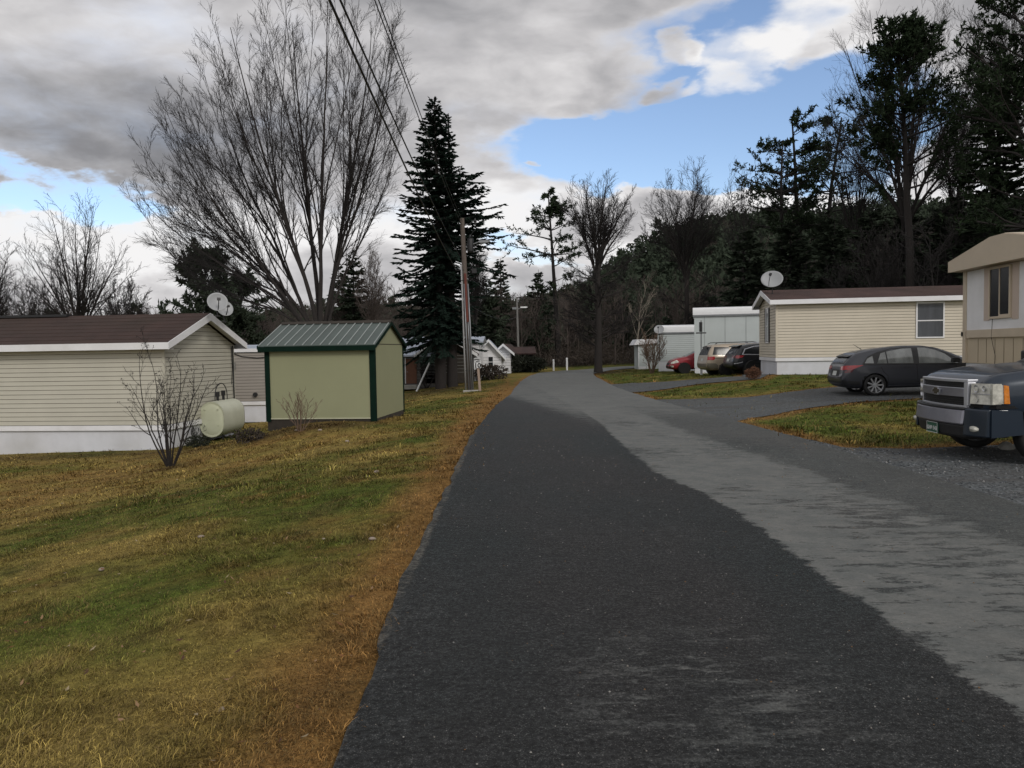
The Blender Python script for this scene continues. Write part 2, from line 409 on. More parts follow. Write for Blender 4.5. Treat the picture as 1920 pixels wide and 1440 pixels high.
def lawn_colour(x, y):
    """procedural late-autumn lawn: green, straw and rusty patches, browner next to pavement"""
    x = np.asarray(x, float); y = np.asarray(y, float)
    a = fbm(x * .55, y * .55, 21, 5); b = fbm(x * 1.9 + 7, y * 1.9, 31, 4); c = fbm(x * 5, y * 5, 41, 3); e = fbm(x * .22, y * .22, 77, 3)
    near = (x < 30) & (y < 80) & (x > -30)
    dd = np.full(x.shape, 9.)
    if near.any():
        xs, ys = x[near], y[near]; m = dist(road_poly, xs, ys)
        for q in polys_hard.values(): m = np.minimum(m, dist(q, xs, ys))
        dd[near] = m
    left = x < 0
    wid = np.where(left, .72 + .5 * (e - .5) + .05 * np.clip(y - 10, 0, 20) * 1, .55)
    edge = 1 - sstep(.25, 1.0, dd / wid + (b - .5) * .9)
    g = np.array([.086, .112, .018]); st = np.array([.275, .205, .058]); ru = np.array([.225, .110, .038]); dk = np.array([.060, .045, .018])
    # greenness: middle of the left lawn nearby, greener by the shed; rustier by the shrub
    green = sstep(.30, .70, a + .03 * (y < 12) + .42 * (b - .5) + .16 * (c - .5) + .16 * np.exp(-((x + 4.2) / 2.2) ** 2 - ((y - 24) / 8) ** 2) * 1.0 + .10 * np.exp(-((x + 2.8) / 1.8) ** 2 - ((y - 5) / 2.6) ** 2)
                  - .34 * np.exp(-((x + 8.5) / 5.5) ** 2 - ((y - 16.5) / 5.0) ** 2) + .14 * np.exp(-((x + 2.6) / 1.2) ** 2 - ((y - 24) / 5) ** 2) + .20 * (x > 4.5))
    col = st[None] * (1 - green[..., None]) + g[None] * green[..., None]
    rusty = .8 * sstep(.50, .72, c * .5 + b * .5 + .14 * np.exp(-((x + 7.5) / 5) ** 2 - ((y - 15.5) / 4) ** 2) )
    col = col * (1 - .65 * rusty[..., None]) + ru[None] * .65 * rusty[..., None]
    col = col * (1 - .88 * edge[..., None]) + (ru[None] * .95 + st[None] * .15) * .88 * edge[..., None]
    d = sstep(.62, .8, fbm(x * 3.1, y * 3.1, 61, 3)); col = col * (1 - .5 * d[..., None]) + dk[None] * .5 * d[..., None]
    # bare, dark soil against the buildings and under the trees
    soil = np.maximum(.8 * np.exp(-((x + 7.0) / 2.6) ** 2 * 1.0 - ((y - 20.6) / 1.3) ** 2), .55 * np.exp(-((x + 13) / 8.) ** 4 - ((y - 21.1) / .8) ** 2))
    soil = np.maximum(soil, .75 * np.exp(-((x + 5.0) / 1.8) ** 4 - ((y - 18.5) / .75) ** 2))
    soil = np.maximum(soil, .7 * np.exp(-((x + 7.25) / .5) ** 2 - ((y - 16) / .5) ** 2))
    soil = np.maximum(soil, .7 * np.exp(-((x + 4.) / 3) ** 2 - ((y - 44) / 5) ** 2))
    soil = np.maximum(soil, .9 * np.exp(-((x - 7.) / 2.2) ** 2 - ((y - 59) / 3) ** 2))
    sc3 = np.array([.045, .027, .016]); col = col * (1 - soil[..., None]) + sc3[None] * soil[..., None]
    far = sstep(70, 95, y)[..., None]; col = col * (1 - far) + np.array([.030, .024, .017])[None] * far
    wood = (sstep(17, 24, x) * sstep(30, 40, y))[..., None]; col = col * (1 - wood) + np.array([.026, .019, .014])[None] * wood
    return col

# ground material: vertex tone with fine blade-scale breakup
def ground_mat():
    m = bpy.data.materials.new('lawn_ground'); nt, N, L, b = nodes(m)
    at = N.new('ShaderNodeAttribute'); at.attribute_name = 'Col'
    g = N.new('ShaderNodeNewGeometry')
    n = N.new('ShaderNodeTexNoise'); n.inputs['Scale'].default_value = 9; n.inputs['Detail'].default_value = 10; n.inputs['Roughness'].default_value = .75; L.new(g.outputs['Position'], n.inputs['Vector'])
    mr = N.new('ShaderNodeMapRange'); mr.inputs[1].default_value = .3; mr.inputs[2].default_value = .7; mr.inputs[3].default_value = .25; mr.inputs[4].default_value = 1.35; L.new(n.outputs[0], mr.inputs[0])
    s = N.new('ShaderNodeVectorMath'); s.operation = 'SCALE'; L.new(at.outputs['Color'], s.inputs[0]); L.new(mr.outputs[0], s.inputs['Scale'])
    L.new(s.outputs[0], b.inputs['Base Color']); b.inputs['Roughness'].default_value = 1; b.inputs['Specular IOR Level'].default_value = .1
    n2 = N.new('ShaderNodeTexNoise'); n2.inputs['Scale'].default_value = 35; n2.inputs['Detail'].default_value = 6; L.new(g.outputs['Position'], n2.inputs['Vector'])
    bp = N.new('ShaderNodeBump'); bp.inputs['Strength'].default_value = .8; bp.inputs['Distance'].default_value = .03; L.new(n2.outputs[0], bp.inputs['Height']); L.new(bp.outputs[0], b.inputs['Normal'])
    return m

def axis(parts):
    out = []
    for a, b, st in parts: out += list(np.arange(a, b - 1e-6, st))
    return np.array(out + [parts[-1][1]])
gx = axis([(-900, -200, 50), (-200, -60, 10), (-60, -20, 2), (-20, -12, .5), (-12, 14, .25), (14, 26, .5), (26, 80, 2), (80, 240, 10), (240, 900, 60)])
gy = axis([(-60, -8, 4), (-8, 1, .5), (1, 30, .25), (30, 80, .5), (80, 130, 2), (130, 420, 8), (420, 1400, 70)])
X, Y = np.meshgrid(gx, gy); Z = T(X, Y)
V = np.stack([X, Y, Z], -1).reshape(-1, 3); nx, ny = len(gx), len(gy)
i = np.arange(ny - 1)[:, None] * nx + np.arange(nx - 1)[None]
F = np.stack([i, i + 1, i + 1 + nx, i + nx], -1).reshape(-1, 4)
gcol = lawn_colour(V[:, 0], V[:, 1])
tag(np_obj('ground', V, F, ground_mat(), smooth=True, col=gcol), 'sloping late-autumn lawn and wooded hillside ground', None, kind='structure')

def sheet(name, poly, step, off, m, uvf=None, jit=.03, sd=1):
    out = jitter(densify(poly, .12), jit, sd) if jit else densify(poly, .3)
    a = np.array(out); x0, y0 = a.min(0); x1, y1 = a.max(0)
    pts = []
    y = y0
    while y < y1:
        st = step * max(1, y / 14.0)
        xs = np.arange(x0, x1, st); ys = np.full(xs.shape, y) + rs.uniform(-.1, .1, len(xs)) * st
        ok = inside(out, xs, ys); ok &= dist(out, xs, ys) > st * .3 if ok.any() else ok
        pts += list(zip(xs[ok], ys[ok])); y += st
    allp = [Vector(q) for q in out] + [Vector(q) for q in pts]
    n = len(out)
    r = geometry.delaunay_2d_cdt(allp, [(i, (i + 1) % n) for i in range(n)], [], 1, 1e-5)
    v2 = np.array([tuple(q) for q in r[0]]); z = T(v2[:, 0], v2[:, 1]) + off + .0006 * np.maximum(v2[:, 1] - 10, 0)
    Vv = np.column_stack([v2, z]); Ff = np.array([f for f in r[2] if len(f) == 3])
    o = np_obj(name, Vv, Ff, m, smooth=True)
    me = o.data
    bm = bmesh.new(); bm.from_mesh(me); bmesh.ops.recalc_face_normals(bm, faces=bm.faces)
    if bm.faces and sum(f.normal.z for f in bm.faces) < 0: bmesh.ops.reverse_faces(bm, faces=bm.faces)
    bm.to_mesh(me); bm.free()
    if uvf is not None:
        uv = me.uv_layers.new(name='lane'); co_ = np.empty(len(me.vertices) * 3); me.vertices.foreach_get('co', co_); co_ = co_.reshape(-1, 3)
        li = np.empty(len(me.loops), int); me.loops.foreach_get('vertex_index', li); q = uvf(co_[:, 0], co_[:, 1])[li]
        uv.data.foreach_set('uv', q.astype(np.float32).ravel())
    return o

# road surface: newer dark overlay on the left, old pale worn lane on the right, patches on the right edge
def lane_uv(x, y):
    # u : signed distance from the dark/pale seam ; v : along
    seam = np.interp(y, [0, 2.2, 5.7, 7.0, 8.0, 9.2, 11.5, 16, 21.8, 30, 45, 60], [2.12, 2.12, 2.12, 2.12, 2.05, 1.82, 1.77, 1.88, 1.80, 1.5, 1.0, .8])
    return np.column_stack([x - seam, y])
def road_mat():
    m = bpy.data.materials.new('asphalt'); nt, N, L, b = nodes(m)
    def mt(op, a, b_=None, clamp=False):
        n = N.new('ShaderNodeMath'); n.operation = op; n.use_clamp = clamp
        for i_, q in enumerate((a, b_)):
            if q is None: continue
            if isinstance(q, (int, float)): n.inputs[i_].default_value = q
            else: L.new(q, n.inputs[i_])
        return n.outputs[0]
    def mr(v, a, b_, c=0., d=1., sm=True):
        n = N.new('ShaderNodeMapRange'); n.interpolation_type = 'SMOOTHSTEP' if sm else 'LINEAR'; L.new(v, n.inputs[0])
        for k, q in enumerate((a, b_, c, d)): n.inputs[k + 1].default_value = q
        return n.outputs[0]
    g = N.new('ShaderNodeNewGeometry'); uv = N.new('ShaderNodeUVMap'); uv.uv_map = 'lane'
    s = N.new('ShaderNodeSeparateXYZ'); L.new(uv.outputs[0], s.inputs[0]); u = s.outputs[0]; v = s.outputs[1]
    s2 = N.new('ShaderNodeSeparateXYZ'); L.new(g.outputs['Position'], s2.inputs[0])
    def nz(scale, det=6, ro=.6, sca=(1, 1, 1), off=(0, 0, 0)):
        mp = N.new('ShaderNodeMapping'); mp.inputs['Scale'].default_value = sca; mp.inputs['Location'].default_value = off; L.new(g.outputs['Position'], mp.inputs[0])
        n = N.new('ShaderNodeTexNoise'); n.inputs['Scale'].default_value = scale; n.inputs['Detail'].default_value = det; n.inputs['Roughness'].default_value = ro; L.new(mp.outputs[0], n.inputs['Vector']); return n.outputs[0]
    big = nz(.9, 8, .7); med = nz(3.2, 8, .72, (1, 1, 1), (5, 3, 0)); fine = nz(42, 4, .75); grit = nz(150, 3, .6); wide = nz(.35, 4, .5, (1, .5, 1), (9, 1, 0)); patch = nz(1.1, 10, .75, (1, 1.6, 1), (31, 7, 0)); patch2 = nz(4.5, 10, .8, (.55, 1.7, 1), (3, 17, 0)); zone = nz(.7, 3, .5, (1, .6, 1), (13, 2, 0))
    # seam between overlay and worn lane
    e = mt('ADD', u, mt('ADD', mt('MULTIPLY', mt('SUBTRACT', big, .5), .14), mt('ADD', mt('MULTIPLY', mt('SUBTRACT', med, .5), .30), mt('MULTIPLY', mt('SUBTRACT', patch2, .5), .42))))
    pale = mr(e, -.02, .03)
    # right limit of the worn lane: dark again beyond about 1.9 m from the seam
    lim = mt('ADD', mt('SUBTRACT', s2.outputs[0], mr(s2.outputs[1], 6, 15, 3.9, 3.25, False)), mt('ADD', mt('MULTIPLY', mt('SUBTRACT', big, .5), 1.0), mt('MULTIPLY', mt('SUBTRACT', med, .5), .9)))
    dark2 = mr(lim, -.10, .12)
    dark2 = mt('MULTIPLY', dark2, mr(s2.outputs[1], 17, 26, 1, 0))
    pale = mt('MULTIPLY', pale, mt('SUBTRACT', 1.0, mt('MULTIPLY', dark2, .56)))
    # dark scabs inside the pale lane
    scab = mr(mt('ADD', patch2, mt('MULTIPLY', mt('SUBTRACT', zone, .5), .55)), .555, .59, 0, .85)
    nearseam = mr(mt('ABSOLUTE', mt('SUBTRACT', u, .5)), 0.2, 1.6, 1, .5)
    pale = mt('MULTIPLY', pale, mt('SUBTRACT', 1.0, mt('MULTIPLY', scab, mt('MULTIPLY', nearseam, .8))))
    # the overlay breaks up and ends further on
    endm = mr(mt('ADD', s2.outputs[1], mt('ADD', mt('MULTIPLY', mt('SUBTRACT', patch2, .5), 22.0), mt('MULTIPLY', mt('MINIMUM', mt('ADD', u, .2), 0.0), 8.0))), 15.0, 21.0)
    pale = mt('MAXIMUM', pale, mt('MULTIPLY', endm, mr(patch, .40, .52, .55, .95)))
    # faint pale scuffs on the overlay
    scuff = mt('MULTIPLY', mr(nz(1.5, 9, .8, (1, .8, 1), (3, 77, 0)), .56, .68, 0, .34), mr(v, 2, 10, 1, .10, False))
    pale = mt('MAXIMUM', pale, scuff)
    spot = mt('MULTIPLY', mr(mt('ABSOLUTE', mt('SUBTRACT', s2.outputs[0], .85)), .15, .95, 1, 0), mr(mt('ABSOLUTE', mt('SUBTRACT', s2.outputs[1], 3.5)), .2, 1.0, 1, 0))
    pale = mt('MAXIMUM', pale, mt('MULTIPLY', spot, mr(patch2, .50, .60, 0, .6)))
    # ramps
    def mixc(f, a, b_):
        n = N.new('ShaderNodeMix'); n.data_type = 'RGBA'; L.new(f, n.inputs[0])
        for sl_, q in ((6, a), (7, b_)):
            if isinstance(q, tuple): n.inputs[sl_].default_value = q + (1,)
            else: L.new(q, n.inputs[sl_])
        return n.outputs[2]
    darkc = mixc(mr(wide, .35, .65), (.0150, .0205, .0215), (.0235, .0225, .0225))
    distf = mr(s2.outputs[1], 5, 40, 0, 1)
    darkc = mixc(distf, darkc, (.038, .043, .046))
    palec = mixc(mr(med, .35, .65), (.102, .108, .104), (.138, .140, .132))
    base = mixc(pale, darkc, palec)
    # aggregate: light and dark grains
    sp1 = mr(grit, .57, .66, 0, 1); amp = mt('MULTIPLY', sp1, mt('SUBTRACT', .45, mt('MULTIPLY', pale, .42)))
    base = mixc(amp, base, (.24, .24, .23))
    lump = nz(22, 5, .75, (.6, 1.3, 1), (2, 8, 0))
    rim = mt('MULTIPLY', mr(mt('ADD', s2.outputs[0], mt('MULTIPLY', mt('SUBTRACT', med, .5), .16)), -.735, -.70, 1, 0), mr(s2.outputs[1], 12, 18, 1, 0))
    base = mixc(mt('MULTIPLY', rim, mr(patch, .42, .56, .0, .7)), base, (.115, .108, .092))
    base_k = mr(lump, .36, .64, .58, 1.45, False)
    base_k = mt('ADD', mt('MULTIPLY', mt('SUBTRACT', base_k, 1.0), mt('SUBTRACT', 1.0, mt('MULTIPLY', pale, .75))), 1.0)
    k = mt('MULTIPLY', mt('MULTIPLY', base_k, mr(mt('ADD', mt('MULTIPLY', mt('SUBTRACT', fine, .5), mt('SUBTRACT', 1.0, mt('MULTIPLY', pale, .85))), .5), .38, .62, .30, 1.7, False)), mr(big, .3, .7, .9, 1.1, False))
    vs = N.new('ShaderNodeVectorMath'); vs.operation = 'SCALE'; L.new(base, vs.inputs[0]); L.new(k, vs.inputs['Scale'])
    L.new(vs.outputs[0], b.inputs['Base Color']); b.inputs['Roughness'].default_value = .74; b.inputs['Specular IOR Level'].default_value = .28
    bp = N.new('ShaderNodeBump'); bp.inputs['Distance'].default_value = .022; L.new(mt('SUBTRACT', 1.0, mt('MULTIPLY', pale, .8)), bp.inputs['Strength'])
    L.new(mt('ADD', fine, mt('MULTIPLY', grit, .6)), bp.inputs['Height']); L.new(bp.outputs[0], b.inputs['Normal'])
    return m
tag(sheet('road', road_poly, .35, .022, road_mat(), lane_uv, .06, 3), 'narrow asphalt lane with dark overlay and pale worn side', None, kind='structure')

def gravel_mat():
    m = bpy.data.materials.new('gravel'); nt, N, L, b = nodes(m); g = N.new('ShaderNodeNewGeometry')
    def nz(scale, det=6, ro=.6, sca=(1, 1, 1)):
        mp = N.new('ShaderNodeMapping'); mp.inputs['Scale'].default_value = sca; L.new(g.outputs['Position'], mp.inputs[0])
        n = N.new('ShaderNodeTexNoise'); n.inputs['Scale'].default_value = scale; n.inputs['Detail'].default_value = det; n.inputs['Roughness'].default_value = ro; L.new(mp.outputs[0], n.inputs['Vector']); return n.outputs[0]
    vo = N.new('ShaderNodeTexVoronoi'); vo.inputs['Scale'].default_value = 38; L.new(g.outputs['Position'], vo.inputs['Vector'])
    bw = N.new('ShaderNodeRGBToBW'); L.new(vo.outputs['Color'], bw.inputs[0])
    def mr(v, a, b_, c=0., d=1.):
        n = N.new('ShaderNodeMapRange'); L.new(v, n.inputs[0])
        for k, q in enumerate((a, b_, c, d)): n.inputs[k + 1].default_value = q
        return n.outputs[0]
    def mixc(f, a, b_):
        n = N.new('ShaderNodeMix'); n.data_type = 'RGBA'; L.new(f, n.inputs[0])
        for sl_, q in ((6, a), (7, b_)):
            if isinstance(q, tuple): n.inputs[sl_].default_value = q + (1,)
            else: L.new(q, n.inputs[sl_])
        return n.outputs[2]
    c = mixc(mr(bw.outputs[0], .2, .8), (.018, .023, .026), (.135, .147, .153))
    c = mixc(mr(nz(.8, 6, .65, (.5, 1.6, 1)), .42, .62, 0, .65), c, (.060, .056, .052))
    c = mixc(mr(nz(2.3, 8, .7), .6, .72, 0, .7), c, (.018, .019, .021))
    c = mixc(mr(nz(1.2, 8, .7, (1, 1, 1)), .58, .70, 0, .35), c, (.15, .15, .145))
    L.new(c, b.inputs['Base Color']); b.inputs['Roughness'].default_value = .95
    bp = N.new('ShaderNodeBump'); bp.inputs['Strength'].default_value = .9; bp.inputs['Distance'].default_value = .02; L.new(vo.outputs['Distance'], bp.inputs['Height']); L.new(bp.outputs[0], b.inputs['Normal'])
    return m
GM = gravel_mat()
tag(sheet('gravel_driveway', drive_a, .3, .010, GM, None, .10, 11), 'gravel pull-in where the pickup truck stands', None, kind='structure')
tag(sheet('gravel_driveway', drive_b, .3, .012, GM, None, .10, 12), 'bluish gravel driveway under the grey hatchback', None, kind='structure')
tag(sheet('gravel_driveway', drive_c, .4, .014, GM, None, .10, 13), 'grey driveway in front of the minivan', None, kind='structure')

# ------------------------------------------------------------------ grass blades
blade_m = bpy.data.materials.new('grass_blades'); nt_, N_, L_, b_ = nodes(blade_m)
at_ = N_.new('ShaderNodeAttribute'); at_.attribute_name = 'Col'; L_.new(at_.outputs['Color'], b_.inputs['Base Color'])
b_.inputs['Roughness'].default_value = .8; b_.inputs['Specular IOR Level'].default_value = .2
def blades(name, n, xr, yr, lo, hi, wlo, whi, sd, label):
    r = np.random.RandomState(sd)
    # tufts: more of them where they show larger
    per = 11; nc = n // per
    yc = yr[0] * (yr[1] / yr[0]) ** r.rand(nc)
    lim0 = np.maximum(xr[0], -(.70 * yc + .6)); lim1 = np.minimum(xr[1], .70 * yc + .6)
    ok0 = lim1 > lim0; xc = lim0 + (lim1 - lim0) * r.rand(nc); xc, yc = xc[ok0], yc[ok0]; nc = len(xc)
    thc = r.uniform(0, 2 * np.pi, nc) * .6 + 6.28 * fbm(xc * .8, yc * .8, 91, 2); fc = np.exp(r.normal(0, .34, nc)); lc = np.exp(r.normal(0, .28, nc)) * (.75 + .9 * sstep(.45, .7, fbm(xc * 2.3, yc * 2.3, 14, 3)))
    k_ = np.repeat(np.arange(nc), per); n = len(k_); sp_ = .030 * np.clip(yc / 5, 1, 4)[k_]
    x = xc[k_] + r.normal(0, 1, n) * sp_; y = yc[k_] + r.normal(0, 1, n) * sp_
    ok = ~inside(road_poly, x, y) | (r.rand(n) < .04)
    for q in polys_hard.values(): ok &= ~inside(q, x, y) | (r.rand(n) < .03)
    bare = fbm(x * 3.5, y * 3.5, 5, 3); ok &= (bare > .27) | (r.rand(n) < .35)
    x, y, k_ = x[ok], y[ok], k_[ok]; n = len(x); z = T(x, y)
    ln = r.uniform(lo, hi, n) * lc[k_]; wd = r.uniform(wlo, whi, n) * np.clip(y / 6, .8, 5)
    th = thc[k_] + r.normal(0, .9, n); tilt = r.uniform(.45, 1.5, n)
    dx, dy = np.cos(th) * np.sin(tilt), np.sin(th) * np.sin(tilt); dz = np.cos(tilt)
    px_, py_ = -np.sin(th), np.cos(th)
    base = np.column_stack([x, y, z - .004])
    side = np.column_stack([px_, py_, np.zeros(n)]) * (wd / 2)[:, None]
    mid = base + np.column_stack([dx * .45, dy * .45, dz * .62]) * ln[:, None]; tip = base + np.column_stack([dx, dy, dz * .8]) * ln[:, None]
    V = np.stack([base - side, base + side, mid + side * .8, mid - side * .8, tip + side * .15, tip - side * .15], 1).reshape(-1, 3)
    k = np.arange(n)[:, None] * 6; F = np.concatenate([k + [0, 1, 2, 3], k + [3, 2, 4, 5]], 1).reshape(-1, 4)
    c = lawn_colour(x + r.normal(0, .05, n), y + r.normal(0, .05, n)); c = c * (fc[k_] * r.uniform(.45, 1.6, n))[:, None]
    straw = r.rand(n) < .13; c[straw] = np.array([.27, .19, .075]) * r.uniform(.5, 1.15, straw.sum())[:, None]
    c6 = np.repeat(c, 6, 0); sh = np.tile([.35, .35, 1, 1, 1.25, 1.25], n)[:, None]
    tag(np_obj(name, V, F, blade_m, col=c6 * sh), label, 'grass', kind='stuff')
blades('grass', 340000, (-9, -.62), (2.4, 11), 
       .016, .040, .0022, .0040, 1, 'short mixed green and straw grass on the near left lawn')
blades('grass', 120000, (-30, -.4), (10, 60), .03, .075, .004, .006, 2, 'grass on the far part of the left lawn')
blades('grass', 90000, (4.5, 19), (11, 62), .03, .085, .004, .006, 3, 'green grass strips between the driveways on the right')
# ------------------------------------------------------------------ siding / homes
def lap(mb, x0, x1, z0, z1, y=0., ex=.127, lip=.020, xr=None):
    """horizontal vinyl courses on a wall facing -y; faces with index 1 are undersides, coloured dark for dirt and painted-in under-lip shade"""
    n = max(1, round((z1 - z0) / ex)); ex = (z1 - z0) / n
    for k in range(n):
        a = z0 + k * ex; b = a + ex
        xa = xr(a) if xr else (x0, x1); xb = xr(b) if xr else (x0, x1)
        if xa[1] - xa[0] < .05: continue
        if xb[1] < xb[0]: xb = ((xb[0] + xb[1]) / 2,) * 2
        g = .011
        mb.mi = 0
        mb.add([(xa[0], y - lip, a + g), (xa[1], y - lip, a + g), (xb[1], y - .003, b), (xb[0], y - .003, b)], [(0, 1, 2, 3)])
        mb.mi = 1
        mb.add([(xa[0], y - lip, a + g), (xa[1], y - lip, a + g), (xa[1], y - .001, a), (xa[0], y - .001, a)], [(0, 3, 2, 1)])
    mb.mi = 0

def ROT(deg, loc=(0, 0, 0)): return Matrix.Translation(loc) @ Matrix.Rotation(R(deg), 4, 'Z')

def window(parent, loc, deg, wd, ht, frame='white', pane='pane_light', kind='hung', shutters=None, label=None):
    """window on a wall facing -y in its own frame; loc = lower middle"""
    Mx = ROT(deg, loc)
    mb = MB(); mb.M = Mx; t = .055
    mb.box(-wd/2 - t, wd/2 + t, -.05, .0, -t, 0); mb.box(-wd/2 - t, wd/2 + t, -.05, .0, ht, ht + t)
    mb.box(-wd/2 - t, -wd/2, -.05, 0, 0, ht); mb.box(wd/2, wd/2 + t, -.05, 0, 0, ht)
    w_ = mb.build('window', M[frame], parent)
    if label: w_['label'] = label
    p = MB(); p.M = Mx; p.box(-wd/2, wd/2, -.028, -.022, 0, ht); p.build('pane', M[pane], w_)
    s = MB(); s.M = Mx
    if kind == 'hung': s.box(-wd/2, wd/2, -.042, -.0285, ht*.47, ht*.47 + .045)
    else: s.box(-.018, .018, -.042, -.0285, 0, ht); s.box(.02, wd/2, -.04, -.0285, 0, .04)
    s.build('sash', M[frame], w_)
    if shutters:
        for sx in (-1, 1):
            q = MB(); q.M = Mx; c = sx * (wd/2 + t + .14)
            q.box(c - .12, c + .12, -.045, -.018, -.03, ht + .03)
            for k in range(12): q.box(c - .09, c + .09, -.052, -.0455, k*ht/12 + .02, k*ht/12 + .055)
            q.build('shutter', M[shutters], w_)
    return w_

def home(name, label, loc, deg, Ln, W, h0, hs, rise, side, shadow, roof, skirt='skirt', hskirt=.7, oh=.28, fascia='white', fh=.17, group=None, gable_sides=(0, 1), ridge_drop=0, trim=True, skirt_ribs=False):
    """single-wide home. local: x along length (0..Ln), y depth (0..W), z=0 at siding bottom"""
    t = thing(name, label, 'mobile home', loc, R(deg), group)
    mb = MB(); mb.mi = 0
    mb.box(.01, Ln - .01, .01, W - .01, 0, hs)
    slope = rise / (W / 2)
    for e in (.01, Ln - .03): mb.prism([(.012, hs), (W - .012, hs), (W/2, hs + slope * (W/2))], e, e + .02, 'x')
    lap(mb, .0, Ln, 0, hs)
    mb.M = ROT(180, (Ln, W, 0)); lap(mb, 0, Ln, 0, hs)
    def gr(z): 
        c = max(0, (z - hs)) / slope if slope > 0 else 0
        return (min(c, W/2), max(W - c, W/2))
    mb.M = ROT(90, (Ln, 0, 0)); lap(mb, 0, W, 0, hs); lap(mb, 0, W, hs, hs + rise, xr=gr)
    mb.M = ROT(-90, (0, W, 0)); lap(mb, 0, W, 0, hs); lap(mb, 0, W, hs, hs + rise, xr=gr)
    mb.M = Matrix()
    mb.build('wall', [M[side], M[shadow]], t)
    if trim:
        for cx, cy in ((0, 0), (Ln, 0), (0, W), (Ln, W)):
            c = MB(); c.box(cx - (.03 if cx == 0 else .05), cx + (.05 if cx == 0 else .03), cy - .03, cy + .03, .002, hs - .002)
            c.build('corner_trim', M['cream' if side == 'cream' else 'tan_side' if side == 'tan_side' else 'grey_side'], t)
    s = MB(); i = .03
    s.box(i, Ln - i, i, W - i, -hskirt - .25, -.0)
    k = 0.0
    while skirt_ribs and k < Ln: s.box(k + i, k + i + .015, i - .008, i - .001, -hskirt - .2, -.16); k += .41
    s.build('skirting', M[skirt], t)
    b = MB(); b.box(-.035, Ln + .035, -.035, W + .035, -.15, -.004); b.build('skirt_band', M['white'], t)
    # roof
    r = MB(); th = .05
    for sgn in (0, 1):
        y0 = -oh if sgn == 0 else W + oh
        ze = hs - slope * oh; zr = hs + rise
        p0 = [(y0, ze + .12), (W/2, zr + .12), (W/2, zr + .12 + th), (y0, ze + .12 + th)]
        r.prism(p0, -oh, Ln + oh, 'x')
    # ridge cap and shingle courses
    r.prism([(W/2 - .15, hs + rise + .105 + th - .15*slope + .012), (W/2, hs + rise + .12 + th + .015), (W/2 + .15, hs + rise + .105 + th - .15*slope + .012)], -oh + .01, Ln + oh - .01, 'x')
    nco = max(3, int((W/2 + oh) / .3))
    for k in range(1, nco):
        yy = -oh + k * (W/2 + oh) / nco; z = hs + .12 + th + slope * yy
        r.prism([(yy - .01, z - .01*slope + .001), (yy + .3, z + .3*slope + .001), (yy - .01, z - .01*slope + .010)], -oh + .005, Ln + oh - .005, 'x')
    ro = r.build('roof', M[roof], t)
    f = MB()
    ze = hs - slope * oh + .12
    f.box(-oh, Ln + oh, -oh - .02, -oh, ze - fh + .03, ze + th + .004); f.box(-oh, Ln + oh, W + oh, W + oh + .02, ze - fh + .03, ze + th + .004)
    f.box(-oh + .02, Ln + oh - .02, -oh + .0, -.021, ze - fh + .03, ze - fh + .04); f.box(-oh + .02, Ln + oh - .02, W + .021, W + oh, ze - fh + .03, ze - fh + .04)
    for e0, e1 in ((-oh - .022, -oh - .002), (Ln + oh + .002, Ln + oh + .022)):
        for sgn in (0, 1):
            ya = -oh - .02 if sgn == 0 else W + oh + .02; za = hs - slope * (oh + .02)
            f.prism([(ya, za + .12 - fh + .03), (W/2, hs + rise + .12 - fh), (W/2, hs + rise + .12 + th + .01), (ya, za + .12 + th + .01)], e0, e1, 'x')
    for e0, e1 in ((-oh, -.021), (Ln + .021, Ln + oh)):   # soffits under the rakes
        for sgn in (0, 1):
            ya = -oh if sgn == 0 else W + oh; za = hs - slope * oh
            f.prism([(ya, za + .085), (W/2, hs + rise + .085), (W/2, hs + rise + .1), (ya, za + .1)], e0, e1, 'x')
    f.build('fascia', M[fascia], t)
    return t

def base_rot(loc2, deg): return loc2

# --- left home: its gable end faces the lane
ang = -6.0
cnr = P(312, 797, 22.0)         # near right corner at siding bottom
Lh = 15.0
a_ = R(ang); ox = cnr.x - Lh * math.cos(a_); oy = cnr.y - Lh * math.sin(a_)
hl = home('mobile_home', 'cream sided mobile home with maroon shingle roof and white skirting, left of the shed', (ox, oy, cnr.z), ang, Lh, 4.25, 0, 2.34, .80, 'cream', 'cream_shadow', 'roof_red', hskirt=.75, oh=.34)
v = MB(); v.box(4.0, 10.6, 1.98, 2.27, 3.30, 3.375); v.build('ridge_vent', M['black_metal'], hl)
q = MB(); q.tube([(Lh + .06, 4.15, .05), (Lh + .06, 4.12, .9), (Lh + .05, 4.16, 1.5), (Lh + .06, 4.13, 2.3)], .022, 6)
q.tube([(Lh + .05, 4.0, 1.0), (Lh + .05, 4.08, 1.55), (Lh + .05, 4.04, 2.3)], .012, 5); q.build('service_cable', M['black_metal'], hl)
# --- grey home behind it
cg = P(508, 752, 31.6); Lg = 13
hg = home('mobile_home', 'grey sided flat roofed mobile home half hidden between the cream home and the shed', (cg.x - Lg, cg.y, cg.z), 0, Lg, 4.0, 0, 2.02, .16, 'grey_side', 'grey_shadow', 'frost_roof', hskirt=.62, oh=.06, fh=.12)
q = MB(); q.box(Lg - 1.62, Lg - 1.42, -.09, -.022, 1.35, 1.62); q.build('meter_box', M['steel'], hg)
q = MB(); q.lathe([(.0, -.12), (.09, -.12), (.09, -.02)], 14, 'y'); q.v = [(a + Lg - .62, b, c + .28) for a, b, c in q.v]; q.build('dryer_vent', M['plastic'], hg)
q = MB(); q.tube([(Lg - 1.5, -.03, 2.0), (Lg - 1.1, -.05, 1.86), (Lg - .5, -.05, 1.80), (Lg - .05, -.04, 1.83)], .016, 6); q.build('service_cable', M['black_metal'], hg)

